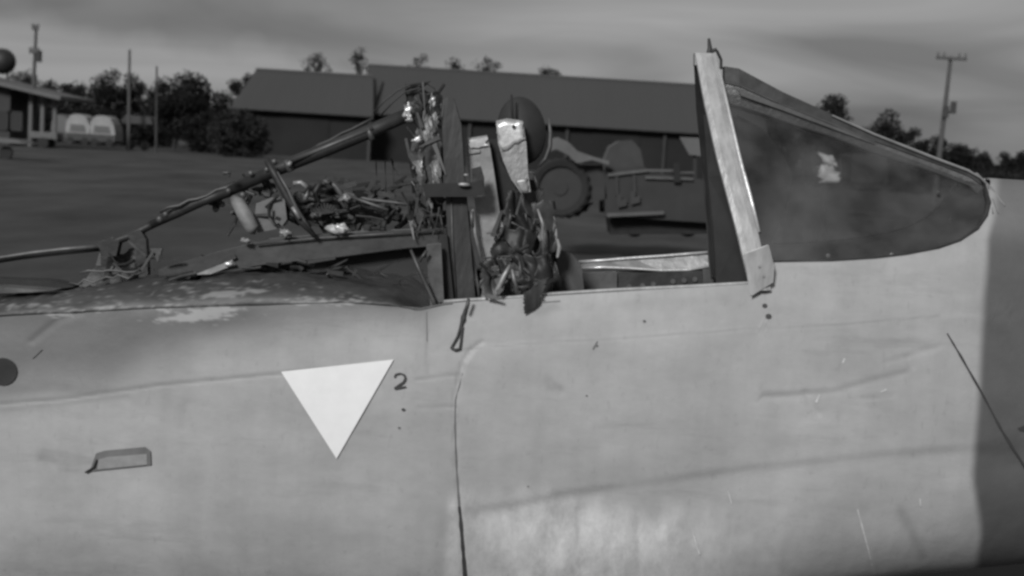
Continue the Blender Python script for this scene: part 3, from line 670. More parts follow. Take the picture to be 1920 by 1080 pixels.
mb=MB(); mb.add(vs,fs); dko=solid(mb.build('aft_deck',deck_mat(),air,smooth=True),.003)
fa=dko.data.attributes.new('flake','FLOAT','POINT'); fa.data.foreach_set('value',[flake(Vector(v)) if v[1]<YC else 0 for v in vs])
# ---- cockpit tub
uf=S(832,569).x; ub=P(1425,540,5.07).x
mb=MB(); yi0=YN+.09; yi1=2*YC-YN-.09
x0,x1=uf-.02,ub+.9
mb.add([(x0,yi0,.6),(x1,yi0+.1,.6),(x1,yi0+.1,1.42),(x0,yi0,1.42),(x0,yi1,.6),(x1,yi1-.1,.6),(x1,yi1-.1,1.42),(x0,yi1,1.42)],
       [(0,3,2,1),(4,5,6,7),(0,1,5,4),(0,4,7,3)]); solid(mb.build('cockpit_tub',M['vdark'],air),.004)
mb=MB(); mb.plate([(1092,515),(1155,512),(1155,552),(1092,556)],5.84,.05); mb.build('side_console',M['mid'],air,bevel=.004)
mb=MB(); mb.plate([(1158,514),(1330,508),(1335,545),(1158,552)],5.86,.05); con=mb.build('side_console',M['dark'],air,bevel=.004)
for x,y in ((1262,528),(1283,526),(1303,524),(1180,538),(1205,536),(1225,533)):
    mb=MB(); c=P(x,y,5.85); mb.tube([c,c+Vector((0,.03,0))],.011,8); mb.build('knob',M['mid'],con)
mb=MB(); mb.plate([(1318,505),(1342,503),(1340,535),(1318,536)],5.83,.02); mb.build('bracket_plate',M['mid'],air)
# far sill rail
ptsT=[(1085,489),(1130,486),(1180,482),(1240,478),(1290,474),(1330,471)]; ptsB=[(1090,503),(1130,501),(1180,503),(1240,507),(1290,506),(1338,498)]
mb=MB(); a_=[P(x,y,5.93) for x,y in ptsT]; b_=[P(x,y,5.90) for x,y in ptsB]; n=len(a_)
mb.add(a_+b_+[p+Vector((0,.02,0)) for p in a_]+[p+Vector((0,.02,0)) for p in b_],[(i,n+i,n+i+1,i+1) for i in range(n-1)]+[(2*n+i,2*n+i+1,3*n+i+1,3*n+i) for i in range(n-1)]+[(i,i+1,2*n+i+1,2*n+i) for i in range(n-1)]+[(n+i,3*n+i,3*n+i+1,n+i+1) for i in range(n-1)])
fr=mb.build('far_sill_rail',M['lightm'],air)
mb=MB(); mb.tube([P(x,y+2,5.915) for x,y in ptsT],.0055,8); mb.build('bright_edge',M['bright'],fr,smooth=True)
mb=MB(); mb.tube([P(x,y,5.89) for x,y in ptsB],.0055,8); mb.build('bright_edge',M['bright'],fr,smooth=True)
mb=MB(); mb.plate([(1325,438),(1337,440),(1342,525),(1331,527)],5.88,.012); mb.build('upright_strip',M['mid'],air)
# near sill lip
lip=[(832,567),(870,564),(960,559),(1040,552),(1150,545),(1300,538),(1400,532),(1420,531)]
mb=MB(); mb.tube([S(x,y)+Vector((0,.006,.002)) for x,y in lip],.0065,8); mb.build('sill_lip',M['frame'],air,smooth=True)
mb=MB(); vs=[]
for x,y in lip: p=S(x,y); vs+=[p+Vector((0,.004,0)),p+Vector((0,.075,-.004))]
mb.add(vs,[(2*i,2*i+2,2*i+3,2*i+1) for i in range(len(lip)-1)]); solid(mb.build('sill_top',M['frame'],air),.004)
ribbon('sill_chafe',[(985,568),(1020,566),(1050,564)],3,M['thin'],.004)
# ---- windscreen arch (near and far legs are mirror images)
legL=[(1303,98),(1322,200),(1345,300),(1380,430),(1408,545)]
legR=[(1344,100),(1364,205),(1385,300),(1421,430),(1447,545)]
legY=[5.47,5.36,5.26,5.15,5.04]
def leg(mirror):
    vs=[]
    for k in range(5):
        a=P(*legL[k],legY[k]); b_=P(*legR[k],legY[k]); 
        # slightly domed face, four points across, then inner face
        for f,dy in ((0,.004),(.25,-.004),(.72,-.004),(1,.004),(1,.03),(0,.03)):
            p=a.lerp(b_,f)+Vector((0,dy,0))
            if mirror: p.y=2*YC-p.y
            vs.append(p)
    fs=[(k*6+i,k*6+(i+1)%6,(k+1)*6+(i+1)%6,(k+1)*6+i) for k in range(4) for i in range(6)]+[(5,4,3,2,1,0),(24,25,26,27,28,29)]
    return vs,fs
arch=MB(); arch.add(*leg(False)); A=arch.build('windscreen_arch',M['frame'],air,bevel=.003); A['label']='pale slanting near leg of the windscreen frame'
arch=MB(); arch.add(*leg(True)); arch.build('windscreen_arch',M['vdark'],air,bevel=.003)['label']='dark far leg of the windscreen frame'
a=P(1303,98,5.47); b_=P(1344,100,5.47)
mb=MB(); mb.add([a,b_,b_+Vector((0,.06,0)),a+Vector((0,.06,0))]+[v+Vector((0.004,0,-.05)) for v in (a,b_,b_+Vector((0,.06,0)),a+Vector((0,.06,0)))],[(0,3,2,1),(4,5,6,7),(0,1,5,4),(1,2,6,5),(2,3,7,6),(3,0,4,7)]); mb.build('arch_crown',M['frame'],air,bevel=.003)
mb=MB(); fl=[(1349,130),(1368,215),(1388,300),(1407,370),(1424,435)]; ys=[5.44,5.35,5.255,5.195,5.14]
mb.tube([P(*p,ys[i]) for i,p in enumerate(fl)],[.004,.006,.007,.008,.004],8); mb.build('arch_flange_highlight',M['bright'],air,smooth=True)  # flange tube; the frame-edge highlight is put into its bright colour
mb=MB(); mb.tube([P(1352,150,5.42),P(1372,230,5.33),P(1396,322,5.23)],.003,6); mb.build('arch_flange_highlight',M['lightm'],air)
mb=MB(); mb.tube([P(1329,104,5.5),P(1331,90,5.5),P(1329,72,5.5)],[.012,.009,.005],8); mb.tube([P(1330,98,5.5),P(1344,92,5.5)],[.009,.006],8); mb.tube([P(1344,95,5.5),P(1352,112,5.5),P(1352,130,5.5)],.006,6); mb.build('canopy_latch',M['dark'],air)
mb=MB(); mb.plate([(1398,478),(1440,462),(1450,500),(1448,528),(1410,552)],5.035,.02); mb.build('arch_foot',M['frame'],air,bevel=.004)
for x,y in ((1424,500),(1432,518)):
    mb=MB(); c=P(x,y,5.03); mb.tube([c,c+Vector((0,.01,0))],.005,8); mb.build('rivet',M['lightm'],air)
# dark inner frame behind near leg
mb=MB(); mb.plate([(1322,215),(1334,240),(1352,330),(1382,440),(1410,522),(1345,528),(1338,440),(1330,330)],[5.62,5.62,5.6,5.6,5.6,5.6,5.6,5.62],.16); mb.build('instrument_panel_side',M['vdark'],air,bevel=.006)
# ---- centre rail and glass
rt_=[(1358,124),(1385,128),(1467,172),(1560,214),(1640,250),(1750,294),(1815,318),(1846,336)]
rb_=[(1358,195),(1389,205),(1463,228),(1563,260),(1641,289),(1772,331),(1818,350),(1850,378)]
def band(name,top,bot,Y,th,m,parent=air,label=None):
    mb=MB(); n=len(top); Ys=Y if isinstance(Y,list) else [Y]*n
    a=[P(*p,Ys[i]) for i,p in enumerate(top)]; b=[P(*p,Ys[i]) for i,p in enumerate(bot)]; d=Vector((0,th,0))
    vs=a+b+[v+d for v in a]+[v+d for v in b]
    fs=[(i,n+i,n+i+1,i+1) for i in range(n-1)]+[(2*n+i,2*n+i+1,3*n+i+1,3*n+i) for i in range(n-1)]+[(i,i+1,2*n+i+1,2*n+i) for i in range(n-1)]+[(n+i,3*n+i,3*n+i+1,n+i+1) for i in range(n-1)]+[(0,2*n,3*n,n),(n-1,2*n-1,4*n-1,3*n-1)]
    mb.add(vs,fs); o=mb.build(name,m,parent,bevel=.002)
    return o
mix=lambda A_,B_,f:[(a[0]+(b[0]-a[0])*f,a[1]+(b[1]-a[1])*f) for a,b in zip(A_,B_)]
Yr=[5.49,5.48,5.47,5.47,5.46,5.45,5.44,5.42]
rail=band('centre_rail',mix(rt_,rb_,.42),rb_,Yr,.05,mat('rail_grey',.12,.4,.3,var=.35,scale=22,bump=.2),air)
band('rail_cap',rt_,mix(rt_,rb_,.40),[y+.015 for y in Yr],.05,mat('rail_dark',.05,.45,.3,var=.4,scale=20),rail)
mb=MB(); q=mix(rt_,rb_,.42); mb.tube([P(*p,Yr[i]-.004) for i,p in enumerate(q)][:5],.0035,6); mb.build('rail_bead',M['mid'],rail)
mb=MB(); q=mix(rt_,rb_,.05); mb.tube([P(*p,Yr[i]+.008) for i,p in enumerate(q)][3:],[.004,.005,.006,.005,.003],6); mb.build('rail_bead',M['lightm'],rail)
mb=MB(); q=mix(rt_,rb_,.93); mb.tube([P(*p,Yr[i]-.006) for i,p in enumerate(q)],.0042,6); mb.build('rail_bead',M['mid'],rail)
band('rail_fairing',[(1385,168),(1463,196),(1563,236),(1641,267)],[(1389,180),(1463,206),(1563,243),(1641,272)],5.455,.01,M['mid'],rail)
gm=bpy.data.materials.new('grimy_windscreen_glass'); gm.use_nodes=True; tt=gm.node_tree; tt.nodes.clear()
o_=tt.nodes.new('ShaderNodeOutputMaterial'); tr=tt.nodes.new('ShaderNodeBsdfTransparent'); tr.inputs[0].default_value=(.74,.74,.74,1)
gl=tt.nodes.new('ShaderNodeBsdfPrincipled'); gl.inputs['Base Color'].default_value=(.14,.14,.14,1); gl.inputs['Roughness'].default_value=.45
mxs=tt.nodes.new('ShaderNodeMixShader'); tc=tt.nodes.new('ShaderNodeTexCoord'); nn=tt.nodes.new('ShaderNodeTexNoise'); nn.inputs['Scale'].default_value=5; nn.inputs['Detail'].default_value=7
tt.links.new(tc.outputs['Object'],nn.inputs[0]); mpr=tt.nodes.new('ShaderNodeMapRange'); mpr.inputs[1].default_value=.35; mpr.inputs[2].default_value=.7; mpr.inputs[3].default_value=.10; mpr.inputs[4].default_value=.5
tt.links.new(nn.outputs[0],mpr.inputs[0]); tt.links.new(mpr.outputs[0],mxs.inputs[0]); tt.links.new(tr.outputs[0],mxs.inputs[1]); tt.links.new(gl.outputs[0],mxs.inputs[2]); tt.links.new(mxs.outputs[0],o_.inputs[0])
def glass(mirror):
    base=[]; n=40
    u0=P(1432,500,5.07).x; 
    for i in range(n+1):
        u=u0+(u_tip-u0)*i/n; z=ztop(max(u,tp[12][0]+.001))-.004; base.append(Vector((u,wsurf(u,z)+.006,z)))
    ra=P(1352,165,5.47); rb=P(1848,350,5.45)
    vs=[];m_=14
    for i in range(n+1):
        f=i/n; top=ra.lerp(rb,f)
        for j in range(m_+1):
            g=j/m_; p=base[i].lerp(top,g); p.y-=.03*math.sin(math.pi*g)*(1-f)
            if mirror: p.y=2*YC-p.y
            vs.append(p)
    fs=[(i*(m_+1)+j,(i+1)*(m_+1)+j,(i+1)*(m_+1)+j+1,i*(m_+1)+j+1) for i in range(n) for j in range(m_)]
    mb=MB(); mb.add(vs,fs); return mb.build('windscreen_pane',gm,air,smooth=True)
glass(False); glass(True)
vs=[];n=30;u0=P(1432,500,5.07).x
for i in range(n+1):
    u=u0+(u_tip-.02-u0)*i/n; z=ztop(max(u,tp[12][0]+.001))-.012; y=wsurf(u,z)+.008
    for j in range(9):
        g=j/8; vs.append(Vector((u,y+(2*YC-2*y-.01)*g,z+.022*math.sin(math.pi*g)**.7*min(1,(1-i/n)*3)+.024*g**4)))
mb=MB(); mb.add(vs,[(i*9+j,(i+1)*9+j,(i+1)*9+j+1,i*9+j+1) for i in range(n) for j in range(8)]); mb.build('glareshield',mat('matt_glareshield',.032,.85,var=.2,scale=10),air,smooth=True)
# base gasket round the pane
gp=[(1446,491),(1560,489),(1640,484),(1700,477),(1760,465),(1800,451),(1832,429),(1848,404),(1853,380),(1846,352)]
mb=MB(); mb.tube([S(x,y)+Vector((0,-.002,.002)) for x,y in gp],[.003]*4+[.004,.005,.007,.009,.010,.007],8); mb.build('pane_gasket',M['dark'],air,smooth=True)
mb=MB(); mb.tube([Vector((q.x,2*YC-q.y-.004,q.z+.006)) for q in [S(x,y) for x,y in gp]],.009,8); mb.build('pane_gasket',M['dark'],air,smooth=True)
mb=MB(); mb.plate([(1392,232),(1425,250),(1455,285),(1474,325),(1470,372),(1452,420),(1432,462),(1422,490),(1400,470)],5.56,.10); mb.build('instrument_shroud',M['vdark'],air,bevel=.02)
for x,y in ((1760,362),(1783,412),(1553,480),(1672,478)):
    mb=MB(); c=P(x,y,5.3 if y<430 else 5.13); mb.ball(c,.009,5,(1,.3,1)); mb.build('pane_rivet',M['dark'] if y<430 else M['lightm'],air)
# chipped metal at windscreen tip
for (a,b2,wd) in (((1830,325),(1858,352),.012),((1856,350),(1884,386),.010),((1850,345),(1862,400),.008),((1862,372),(1872,400),.007)):
    mb=MB(); mb.bar(S(*a,.006),S(*b2,.006),wd,.004,wd*.4); mb.build('torn_strip',M['lightm'],air)
# ================================================================== rear equipment bay
def TB(name,pts,Y,r,m,parent=air,n=8,smooth=True,label=None):
    Ys=Y if isinstance(Y,(list,tuple)) else [Y]*len(pts)
    mb=MB(); mb.tube([P(*p,Ys[i]) for i,p in enumerate(pts)],r,n); o=mb.build(name,m,parent,smooth=smooth)
    if label:o['label']=label
    return o
def wob(a,b,n,amp,r): return [(a[0]+(b[0]-a[0])*k/n+(r.uniform(-amp,amp) if 0<k<n else 0),a[1]+(b[1]-a[1])*k/n+(r.uniform(-amp,amp) if 0<k<n else 0)) for k in range(n+1)]
st=TB('long_strut',[(772,212),(680,252),(600,285),(530,313),(430,357)],[5.4,5.4,5.4,5.42,5.45],[.026,.027,.027,.026,.022],M['dark'],label='long dark strut sloping down from the tangled post')
TB('strut_highlight',[(700,240),(620,272),(545,303)],[5.376,5.376,5.38],.008,M['mid'],st)  # paler tube laid along the strut for its highlight line
TB('strut_clamp',[(690,240),(698,262)],5.38,.012,M['mid'],st); TB('strut_clamp',[(536,300),(546,322)],5.38,.014,M['mid'],st)
TB('strut_cable',wob((700,222),(560,292),7,2,r_),5.42,.006,M['dark'],st)
TB('strut_bolt',[(540,306),(546,309)],5.36,.012,M['lightm'],st)
st2=TB('long_strut',[(432,358),(380,376),(330,398),(285,420)],[5.45,5.46,5.48,5.5],[.022,.021,.023,.018],M['dark'])
TB('strut_cable',wob((440,345),(300,398),8,3,r_),5.44,.006,M['mid'],st2)
for x,y,r in ((299,411,.014),(428,358,.012),(455,366,.014),(470,325,.011),(514,303,.011),(310,402,.012),(500,318,.01)):
    mb=MB(); mb.ball(P(x,y,5.40),r,5,(1,.6,1)); mb.build('bolt_head',M['mid'],st2,smooth=True)
TB('long_strut',wob((287,420),(188,463),6,3,r_),[5.5]*7,[.017,.016,.019,.015,.017,.015,.019],M['dark'])
TB('canopy_rod',[(188,462),(120,467),(60,474),(-60,492),(-300,520)],[5.5]*5,.0085,M['mid'],label='thin light rod running off to the left')
TB('canopy_rod',[(190,468),(110,476),(40,484),(-60,500),(-300,528)],[5.52]*5,.006,M['dark'])
mb=MB(); mb.plate([(182,455),(205,448),(222,452),(216,478),(196,480)],5.47,.05); mb.build('rod_clevis',M['dark'],air,bevel=.004)
mb=MB(); mb.plate([(240,440),(262,432),(272,450),(276,515),(262,520),(256,470)],5.46,.04); mb.build('gusset',M['dark'],air,bevel=.003)
mb=MB(); mb.plate([(282,466),(304,466),(296,492)],5.44,.02); mb.build('gusset_tab',M['mid'],air)
# perforated web between the rod and the deck
mb=MB(); vs,fs=crumple([(190,478),(270,462),(278,530),(150,540)],[5.55]*4,14,7,.02,11,.3); mb.add(vs,fs); solid(mb.build('torn_web',M['deck'],air),.003)
TB('deck_cable',wob((150,512),(262,505),9,5,r_),5.4,.004,M['mid'])
TB('deck_cable',wob((130,530),(250,516),9,5,r_),5.38,.004,M['mid'])
# left lower dark edge (open lid)
mb=MB(); mb.plate([(-300,520),(0,525),(90,529),(130,537),(90,543),(0,534),(-300,535)],5.35,.12); mb.build('deck_edge',M['vdark'],air,bevel=.004)
mb=MB(); mb.plate([(-300,540),(0,538),(100,545),(60,548),(-300,560)],5.2,.1); mb.build('deck_panel',M['mid'],air)
# lower beam
mb=MB(); mb.plate([(834,430),(760,434),(640,440),(500,452),(400,478),(300,507),(300,514),(400,508),(500,492),(640,478),(760,462),(834,457)],5.38,.08); mb.build('lower_beam',mat('beam_metal',.042,.55,.2,var=.4,scale=6,bump=.15),air,bevel=.006)
mb=MB(); mb.plate([(834,458),(700,474),(560,492),(420,514),(300,518),(420,524),(560,512),(700,500),(834,478)],5.46,.08); mb.build('beam_shadow',M['vdark'],air)  # near-black plate standing in for the shadow under the beam
TB('beam_edge',[(830,432),(700,440),(600,446),(480,458)],5.36,.004,M['mid'])
mb=MB(); mb.plate([(370,514),(405,500),(432,490),(438,497),(420,503),(395,513)],5.33,.03); mb.build('torn_wedge',M['lightm'],air,bevel=.002)
mb=MB(); mb.ball(P(428,495,5.32),.014,6,(1.2,.5,.6)); mb.build('torn_tip',M['bright'],air,smooth=True)
# bright lumps and fittings
for x,y,r,mm in ((535,437,.018,'lightm'),(636,430,.024,'bright'),(461,452,.012,'lightm'),(590,404,.012,'mid'),(535,355,.012,'mid'),(612,340,.011,'mid'),(425,325,.01,'mid'),(648,372,.014,'lightm')):
    mb=MB(); mb.ball(P(x,y,5.34),r,8,(1.3,.7,.8),1.3); mb.build('fitting',M[mm],air,smooth=True)
mb=MB(); mb.tube([P(438,372,5.42),P(446,380,5.40),P(462,408,5.38),P(472,426,5.38),P(470,438,5.38)],[.016,.026,.030,.028,.018],14); mb.build('canister',mat('canister_grey',.19,.6,var=.3,scale=18),air,smooth=True)
mb=MB(); mb.plate([(484,384),(510,374),(530,376),(534,410),(524,424),(486,432),(480,415)],5.42,.08); mb.build('junction_box',mat('box_grey',.13,.5,.2,var=.2,scale=20),air,bevel=.008)
TB('hose',[(550,344),(564,342),(575,350),(578,364),(572,374)],5.33,.009,M['lightm'])
br_=TB('diagonal_bracket',[(500,300),(520,335),(545,380),(565,415),(590,442)],5.33,[.012,.016,.016,.015,.008],M['dark'],label='dark diagonal bracket with worn bright edge')
TB('worn_edge',[(520,322),(540,356),(556,392),(572,416),(584,432)],5.315,[.003,.006,.008,.007,.003],M['mid'],br_); TB('worn_edge',[(548,388),(562,410)],5.305,.007,M['lightm'],br_)
TB('brace_rod',[(612,335),(630,350),(645,372),(652,392)],5.36,[.006,.012,.012,.006],M['mid'])
TB('brace_rod',[(640,360),(690,374),(742,380),(768,384)],5.38,[.008,.007,.006,.005],M['mid'])
TB('brace_rod',[(655,368),(700,384),(728,394)],5.36,.006,M['mid'])
TB('hose',[(602,340),(590,360),(600,392),(625,405),(655,395)],5.4,.010,M['dark'])
TB('hose',[(560,380),(580,372),(605,378),(625,372)],5.42,.012,M['dark'])
mb=MB(); c=P(612,405,5.42)
for k in range(14):
    a_=math.pi*(k/13); mb.tube([c+Vector((math.cos(a_)*.02,-.02,math.sin(a_)*.01)),c+Vector((math.cos(a_)*.055,-.03,math.sin(a_)*.05))],.0035,5)
mb.build('spring_fan',M['mid'],air)
mb=MB(); mb.ball(P(600,392,5.46),.075,9,(1.1,.5,.8)); mb.build('motor_housing',M['dark'],air,smooth=True)
def tangle(name,region,Y0,Y1,n,m,parent,seed,rad=(.002,.006),ln=(15,55),vert=0.5):
    r=random.Random(seed); x0,y0,x1,y1=region
    for _ in range(n):
        mb=MB()
        x=r.uniform(x0,x1); y=r.uniform(y0,y1); Y=r.uniform(Y0,Y1); a=r.gauss(math.pi/2 if r.random()<vert else 0,.5); l=r.uniform(*ln)/2
        p0=(x-math.cos(a)*l,y-math.sin(a)*l); p1=(x+math.cos(a)*l,y+math.sin(a)*l); mid=((p0[0]+p1[0])/2+r.uniform(-6,6),(p0[1]+p1[1])/2+r.uniform(-6,6))
        if r.random()<.6: mb.tube([P(*p0,Y),P(*mid,Y+r.uniform(-.03,.03)),P(*p1,Y)],r.uniform(*rad),6)
        else: mb.bar(P(*p0,Y),P(*p1,Y+r.uniform(-.04,.04)),r.uniform(.006,.022),.003,r.uniform(.003,.02))
        mb.build(name,m,parent)
tangle('loose_wiring',(600,350,760,430),5.35,5.5,9,M['dark'],air,21,rad=(.003,.006),vert=.2)
tangle('loose_wiring',(600,372,765,430),5.4,5.55,24,M['dark'],air,22,rad=(.003,.007),ln=(12,38),vert=.3)
tangle('broken_bracketry',(420,340,620,430),5.38,5.52,26,M['dark'],air,23,rad=(.005,.012),ln=(15,45),vert=.3)
tangle('broken_bracketry',(440,350,640,432),5.34,5.45,8,M['mid'],air,24,rad=(.002,.005),ln=(10,30),vert=.3)
tangle('broken_bracketry',(300,480,640,525),5.3,5.42,16,M['dark'],air,25,rad=(.004,.01),ln=(20,60),vert=0)
tangle('broken_bracketry',(480,505,800,530),5.28,5.42,8,M['mid'],air,26,rad=(.0015,.003),ln=(10,30),vert=0.1)
for x in (705,722,737):
    TB('thin_line',[(x,300),(x+2,380)],5.6,.0025,M['dark'])
tangle('loose_wiring',(690,290,770,380),5.5,5.6,4,M['dark'],air,27,rad=(.0015,.003),vert=.5)
tangle('charred_tube',(560,345,760,425),5.42,5.56,26,M['dark'],air,101,rad=(.006,.013),ln=(20,55),vert=.25)
tangle('charred_tube',(430,345,560,425),5.44,5.56,12,M['dark'],air,102,rad=(.006,.012),ln=(18,45),vert=.3)
tangle('charred_tube',(185,455,300,520),5.42,5.5,14,M['dark'],air,103,rad=(.003,.008),ln=(15,50),vert=.4)
tangle('charred_tube',(420,500,780,522),5.40,5.5,14,M['vdark'],air,104,rad=(.006,.012),ln=(25,70),vert=0)
tangle('charred_tube',(600,335,765,375),5.42,5.52,9,M['dark'],air,105,rad=(.003,.006),ln=(25,60),vert=.05)
for k,(x,y,r) in enumerate(((585,385,.05),(625,395,.055),(655,405,.045),(690,410,.04),(560,400,.04),(735,400,.035),(500,355,.03),(620,362,.04),(405,380,.022))):
    mb=MB(); mb.ball(P(x,y,5.5),r,12,(1.3,.6,.8),1.5); mb.build('charred_lump',M['dark'],air)
# short V strut, rear bulkhead plate and the dark gap fill
TB('v_strut',[(770,468),(790,515),(812,562),(818,580)],5.2,[.005,.008,.008,.008],M['mid'])
TB('v_strut',[(800,470),(786,490)],5.2,.006,M['mid'])
mb=MB(); mb.plate([(800,460),(826,458),(832,575),(808,578)],5.24,.02); mb.build('bulkhead_and_gap',M['mid'],air,bevel=.002)
mb=MB(); mb.plate([(824,440),(838,440),(852,575),(828,578)],5.3,.2); mb.build('bulkhead_and_gap',M['vdark'],air)  # near-black block standing in for the shaded gap beside the post
# ---- upright post and tangled metal at its left
mb=MB(); mb.plate([(838,186),(848,186),(862,235),(868,330),(876,420),(890,580),(850,582),(842,440),(836,330),(832,240)],5.33,.06); mb.build('upright_post',mat('post_dark_paint',.036,.5,.2,var=.35,scale=12,bump=.2,stretch=(1,1,.3)),air,bevel=.006)
TB('post_edge',[(846,360),(848,440),(856,568)],5.325,.0035,M['mid'])
mb=MB(); vs,fs=crumple([(782,215),(818,205),(826,375),(798,372)],[5.36,5.36,5.36,5.36],8,16,.022,31,.4); mb.add(vs,fs); solid(mb.build('torn_panel',mat('torn_panel_metal',.12,.45,.4,var=.6,scale=16,bump=.3,stretch=(1,1,.25)),air),.003)
mb=MB(); vs,fs=crumple([(768,295),(786,290),(806,372),(792,375)],[5.34]*4,5,12,.02,32,.6); mb.add(vs,fs); solid(mb.build('torn_panel',M['mid'],air),.003)
mb=MB(); vs,fs=crumple([(776,170),(822,180),(826,225),(778,222)],[5.4]*4,9,8,.035,33,.6); mb.add(vs,fs); solid(mb.build('torn_panel',M['dark'],air),.003)
mb=MB(); vs,fs=crumple([(780,375),(836,370),(838,445),(786,450)],[5.42]*4,9,8,.035,34,.5); mb.add(vs,fs); solid(mb.build('torn_panel',M['dark'],air),.003)
for x,y,r,sq in ((764,210,.018,(.7,.6,1.3)),(767,222,.011,(1,1,1)),(812,189,.013,(.9,.6,1)),(783,262,.013,(1.3,.6,.8)),(790,312,.011,(.5,.5,1.6))):
    mb=MB(); mb.ball(P(x,y,5.33),r,8,sq,1.4); mb.build('sheared_end',M['bright'],air,smooth=True)
tangle('torn_strips',(768,180,836,450),5.34,5.46,34,M['dark'],air,41,rad=(.005,.012),ln=(20,80),vert=.95)
tangle('torn_strips',(772,200,834,450),5.31,5.38,12,M['mid'],air,42,rad=(.0015,.004),ln=(20,70),vert=.97)
tangle('torn_strips',(775,200,832,420),5.30,5.33,6,M['mid'],air,43,rad=(.001,.003),ln=(15,45),vert=1)
tangle('torn_strips',(775,380,830,440),5.30,5.35,8,M['mid'],air,44,rad=(.001,.003),ln=(12,30),vert=.7)
TB('hoop_wire',[(700,212),(722,188),(745,170),(770,158),(798,155),(814,166),(820,190)],5.5,.0035,M['dark'])
TB('hoop_wire',[(712,218),(738,190),(760,172),(785,165),(800,172)],5.5,.0035,M['dark'])
mb=MB(); vs,fs=crumple([(752,165),(800,160),(812,200),(760,208)],[5.5]*4,8,6,.03,35,.6); mb.add(vs,fs); solid(mb.build('torn_panel',M['dark'],air),.003)
# ================================================================== ejection seat
seat=thing('ejection_seat','battered ejection seat with pale headrest plate and dark round pad, standing in the cockpit','ejection seat',(P(950,560,5.5).x,5.5,.35))
mb=MB(); c=P(978,245,5.5); n=30; vs=[]
for yy,k in ((0,.8),(-.02,.93),(-.045,.97),(-.07,.9),(-.08,.0)):
    for i in range(n):
        a_=2*math.pi*i/n; rx,ry=.098,.135
        vs.append(c+Vector((math.cos(a_)*rx*k+math.sin(a_)*ry*k*-.1,yy+.04,math.sin(a_)*ry*k)))
mb.add(vs,[(j*n+i,j*n+(i+1)%n,(j+1)*n+(i+1)%n,(j+1)*n+i) for j in range(4) for i in range(n)]+[tuple(range(n))]); mb.build('headrest_pad',mat('pad_black',.022,.7,var=.3,scale=12),seat,smooth=True)
TB('pad_rim',[(1029,222),(1032,250),(1031,275),(1023,297),(1010,312)],5.45,[.004,.008,.009,.008,.006],M['mid'],seat)
TB('pad_rim',[(962,232),(960,205),(959,177)],5.41,[.004,.006,.004],M['vdark'],seat)
mb=MB(); mb.plate([(932,228),(950,224),(978,228),(985,270),(988,325),(993,358),(978,360),(960,335),(945,300),(936,270)],5.38,.03); hp=mb.build('headrest_plate',mat('scuffed_plate',.30,.4,.4,var=.25,scale=18,bump=.2,stretch=(1,1,.5)),seat,bevel=.004)
mb=MB(); vs,fs=crumple([(932,229),(977,229),(982,262),(938,285)],[5.372]*4,7,6,.004,51,.3); mb.add(vs,fs); solid(mb.build('bare_patch',M['bright'],hp,smooth=True),.003)
mb=MB(); vs,fs=crumple([(966,338),(988,336),(991,360),(978,362)],[5.372]*4,5,4,.004,52,.3); mb.add(vs,fs); solid(mb.build('bare_patch',M['lightm'],hp,smooth=True),.003)
mb=MB(); c=P(963,237,5.36); mb.tube([c,c+Vector((0,.01,0))],.007,10); mb.build('bolt_hole',M['vdark'],hp)
mb=MB(); mb.plate([(875,261),(912,255),(918,280),(926,330),(936,400),(943,430),(933,481),(908,492),(900,430),(890,370),(880,320)],5.42,.025); sp=mb.build('side_panel',mat('pale_panel',.26,.45,.2,var=.2,scale=14,bump=.1),seat,bevel=.003)
mb=MB(); vs,fs=crumple([(876,262),(912,257),(914,274),(878,277)],[5.405]*4,6,4,.008,53,.3); mb.add(vs,fs); solid(mb.build('bare_patch',M['bright'],sp),.003)
mb=MB(); mb.plate([(878,281),(900,280),(900,286),(879,289)],5.41,.01); mb.build('bare_patch',M['lightm'],sp)
mb=MB(); mb.plate([(912,262),(932,262),(936,300),(968,360),(975,430),(955,440),(942,420),(926,320)],5.5,.06); mb.build('back_frame',M['vdark'],seat,bevel=.003)
TB('guide_rod',[(878,395),(880,446),(895,530),(900,570)],5.36,.006,M['mid'],seat); TB('guide_rod',[(886,392),(891,440),(907,505)],5.36,.0065,M['lightm'],seat); TB('guide_rod',[(884,396),(885,425)],5.35,.008,M['mid'],seat)
# cross bracket from the post to the seat
mb=MB(); mb.plate([(796,348),(890,345),(902,340),(906,362),(892,366),(800,366)],5.27,.06); cb=mb.build('cross_bracket',M['vdark'],seat,bevel=.006)
mb=MB(); mb.plate([(886,318),(900,314),(906,335),(905,352),(888,350)],5.28,.03); mb.build('bracket_lug',M['dark'],cb,bevel=.004)
mb=MB(); mb.ball(P(870,346,5.25),.013,6,(1.8,.6,.6)); mb.build('bracket_bolt',M['lightm'],cb,smooth=True)
mb=MB(); mb.ball(P(874,328,5.26),.007,6,(1.4,.6,.7)); mb.build('bracket_bolt',M['lightm'],cb,smooth=True)
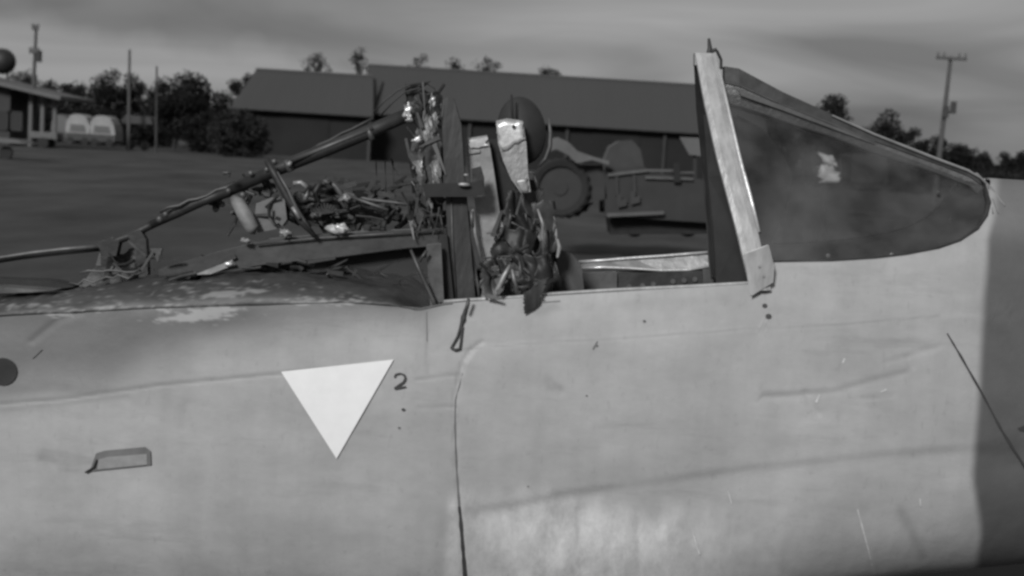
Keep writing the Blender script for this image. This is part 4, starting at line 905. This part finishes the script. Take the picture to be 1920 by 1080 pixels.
# crushed seat body
for k,(q,Yv,amp,mm) in enumerate([([(945,360),(1015,355),(1045,470),(940,480)],5.46,.05,'dark'),([(930,430),(1048,440),(1046,560),(905,560)],5.36,.06,'dark'),([(1000,380),(1030,375),(1048,470),(1018,480)],5.36,.03,'mid'),
     ([(905,490),(955,480),(945,570),(895,572)],5.22,.04,'mid'),([(955,480),(1040,470),(1035,550),(960,585)],5.18,.045,'dark'),([(982,548),(1028,520),(1012,572),(984,588)],5.03,.016,'dark')]):
    mb=MB(); vs,fs=crumple(q,[Yv]*4,26,30,amp,60+k,.13); mb.add(vs,fs); solid(mb.build('crushed_panel',M[mm],seat,smooth=True),.003)
tangle('mangled_tubing',(930,370,1040,560),5.2,5.42,18,M['dark'],seat,71,rad=(.003,.009),ln=(20,70),vert=.7)
tangle('mangled_tubing',(900,480,1035,570),5.08,5.25,20,M['dark'],seat,72,rad=(.003,.008),ln=(15,45),vert=.6)
tangle('mangled_tubing',(905,400,1040,570),5.08,5.3,12,M['mid'],seat,73,rad=(.002,.005),ln=(12,40),vert=.6)
tangle('torn_strips',(895,530,1030,560),5.02,5.08,9,M['mid'],seat,74,rad=(.002,.004),ln=(10,28),vert=.8)
for pts,r in (([(956,497),(944,520),(932,545),(927,562)],.010),([(960,505),(964,525),(969,540)],.007),([(974,490),(976,510),(975,522)],.006),([(970,538),(990,537),(996,552),(988,570)],.005),([(1045,448),(1049,465),(1045,482)],.009),([(1008,392),(1018,420),(1016,445),(1024,462)],.007),([(1038,405),(1043,420)],.006),([(1002,330),(1010,355)],.006),([(990,322),(1004,326)],.006),([(898,540),(902,528),(908,522)],.006),([(985,400),(988,415)],.006)):
    TB('bent_tube',pts,[5.06 if p[1]>480 else 5.28 for p in pts],[r*.5]+[r]*(len(pts)-2)+[r*.5],M['lightm'] if r>.0065 else M['mid'],seat)
mb=MB(); mb.plate([(1046,470),(1072,480),(1088,500),(1094,560),(1048,562)],5.55,.05); mb.build('seat_bucket_side',mat('bucket_grey',.085,.55,.1,var=.2,scale=12),seat,bevel=.006)
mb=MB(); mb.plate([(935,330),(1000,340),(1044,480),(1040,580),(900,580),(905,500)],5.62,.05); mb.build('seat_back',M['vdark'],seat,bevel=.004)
mb=MB(); c=P(960,700,5.5); mb.box((c.x,5.5,.92),(.34,.36,.5)); mb.build('seat_bucket',M['vdark'],seat,bevel=.01)
mb=MB(); c=P(930,620,5.5); mb.box((c.x-.06,5.6,1.12),(.06,.1,.8)); mb.build('guide_rail',M['vdark'],seat)
# hanging strap
st=thing('pull_strap','dark strap with open loop hanging over the sill left of the seat','strap',S(868,600))
mb=MB(); 
pts=[(878,565),(873,580),(868,595),(864,612),(858,630),(848,648),(845,652),(853,656),(862,654),(864,640),(866,620),(867,612)]
mb.tube([S(x,y,.012) for x,y in pts],[.004,.006,.008,.006,.004,.0035,.0045,.005,.0045,.0035,.0035,.004],7); mb.build('webbing',M['strap'],st,smooth=True)
mb=MB(); mb.ball(S(868,597,.014),.011,6,(.8,.6,1.5)); mb.build('strap_knot',M['strap'],st,smooth=True)
TB('strap_shackle',[(879,560),(876,572),(873,582)],5.0,.006,M['mid'],st)
print('objects',len(bpy.data.objects))
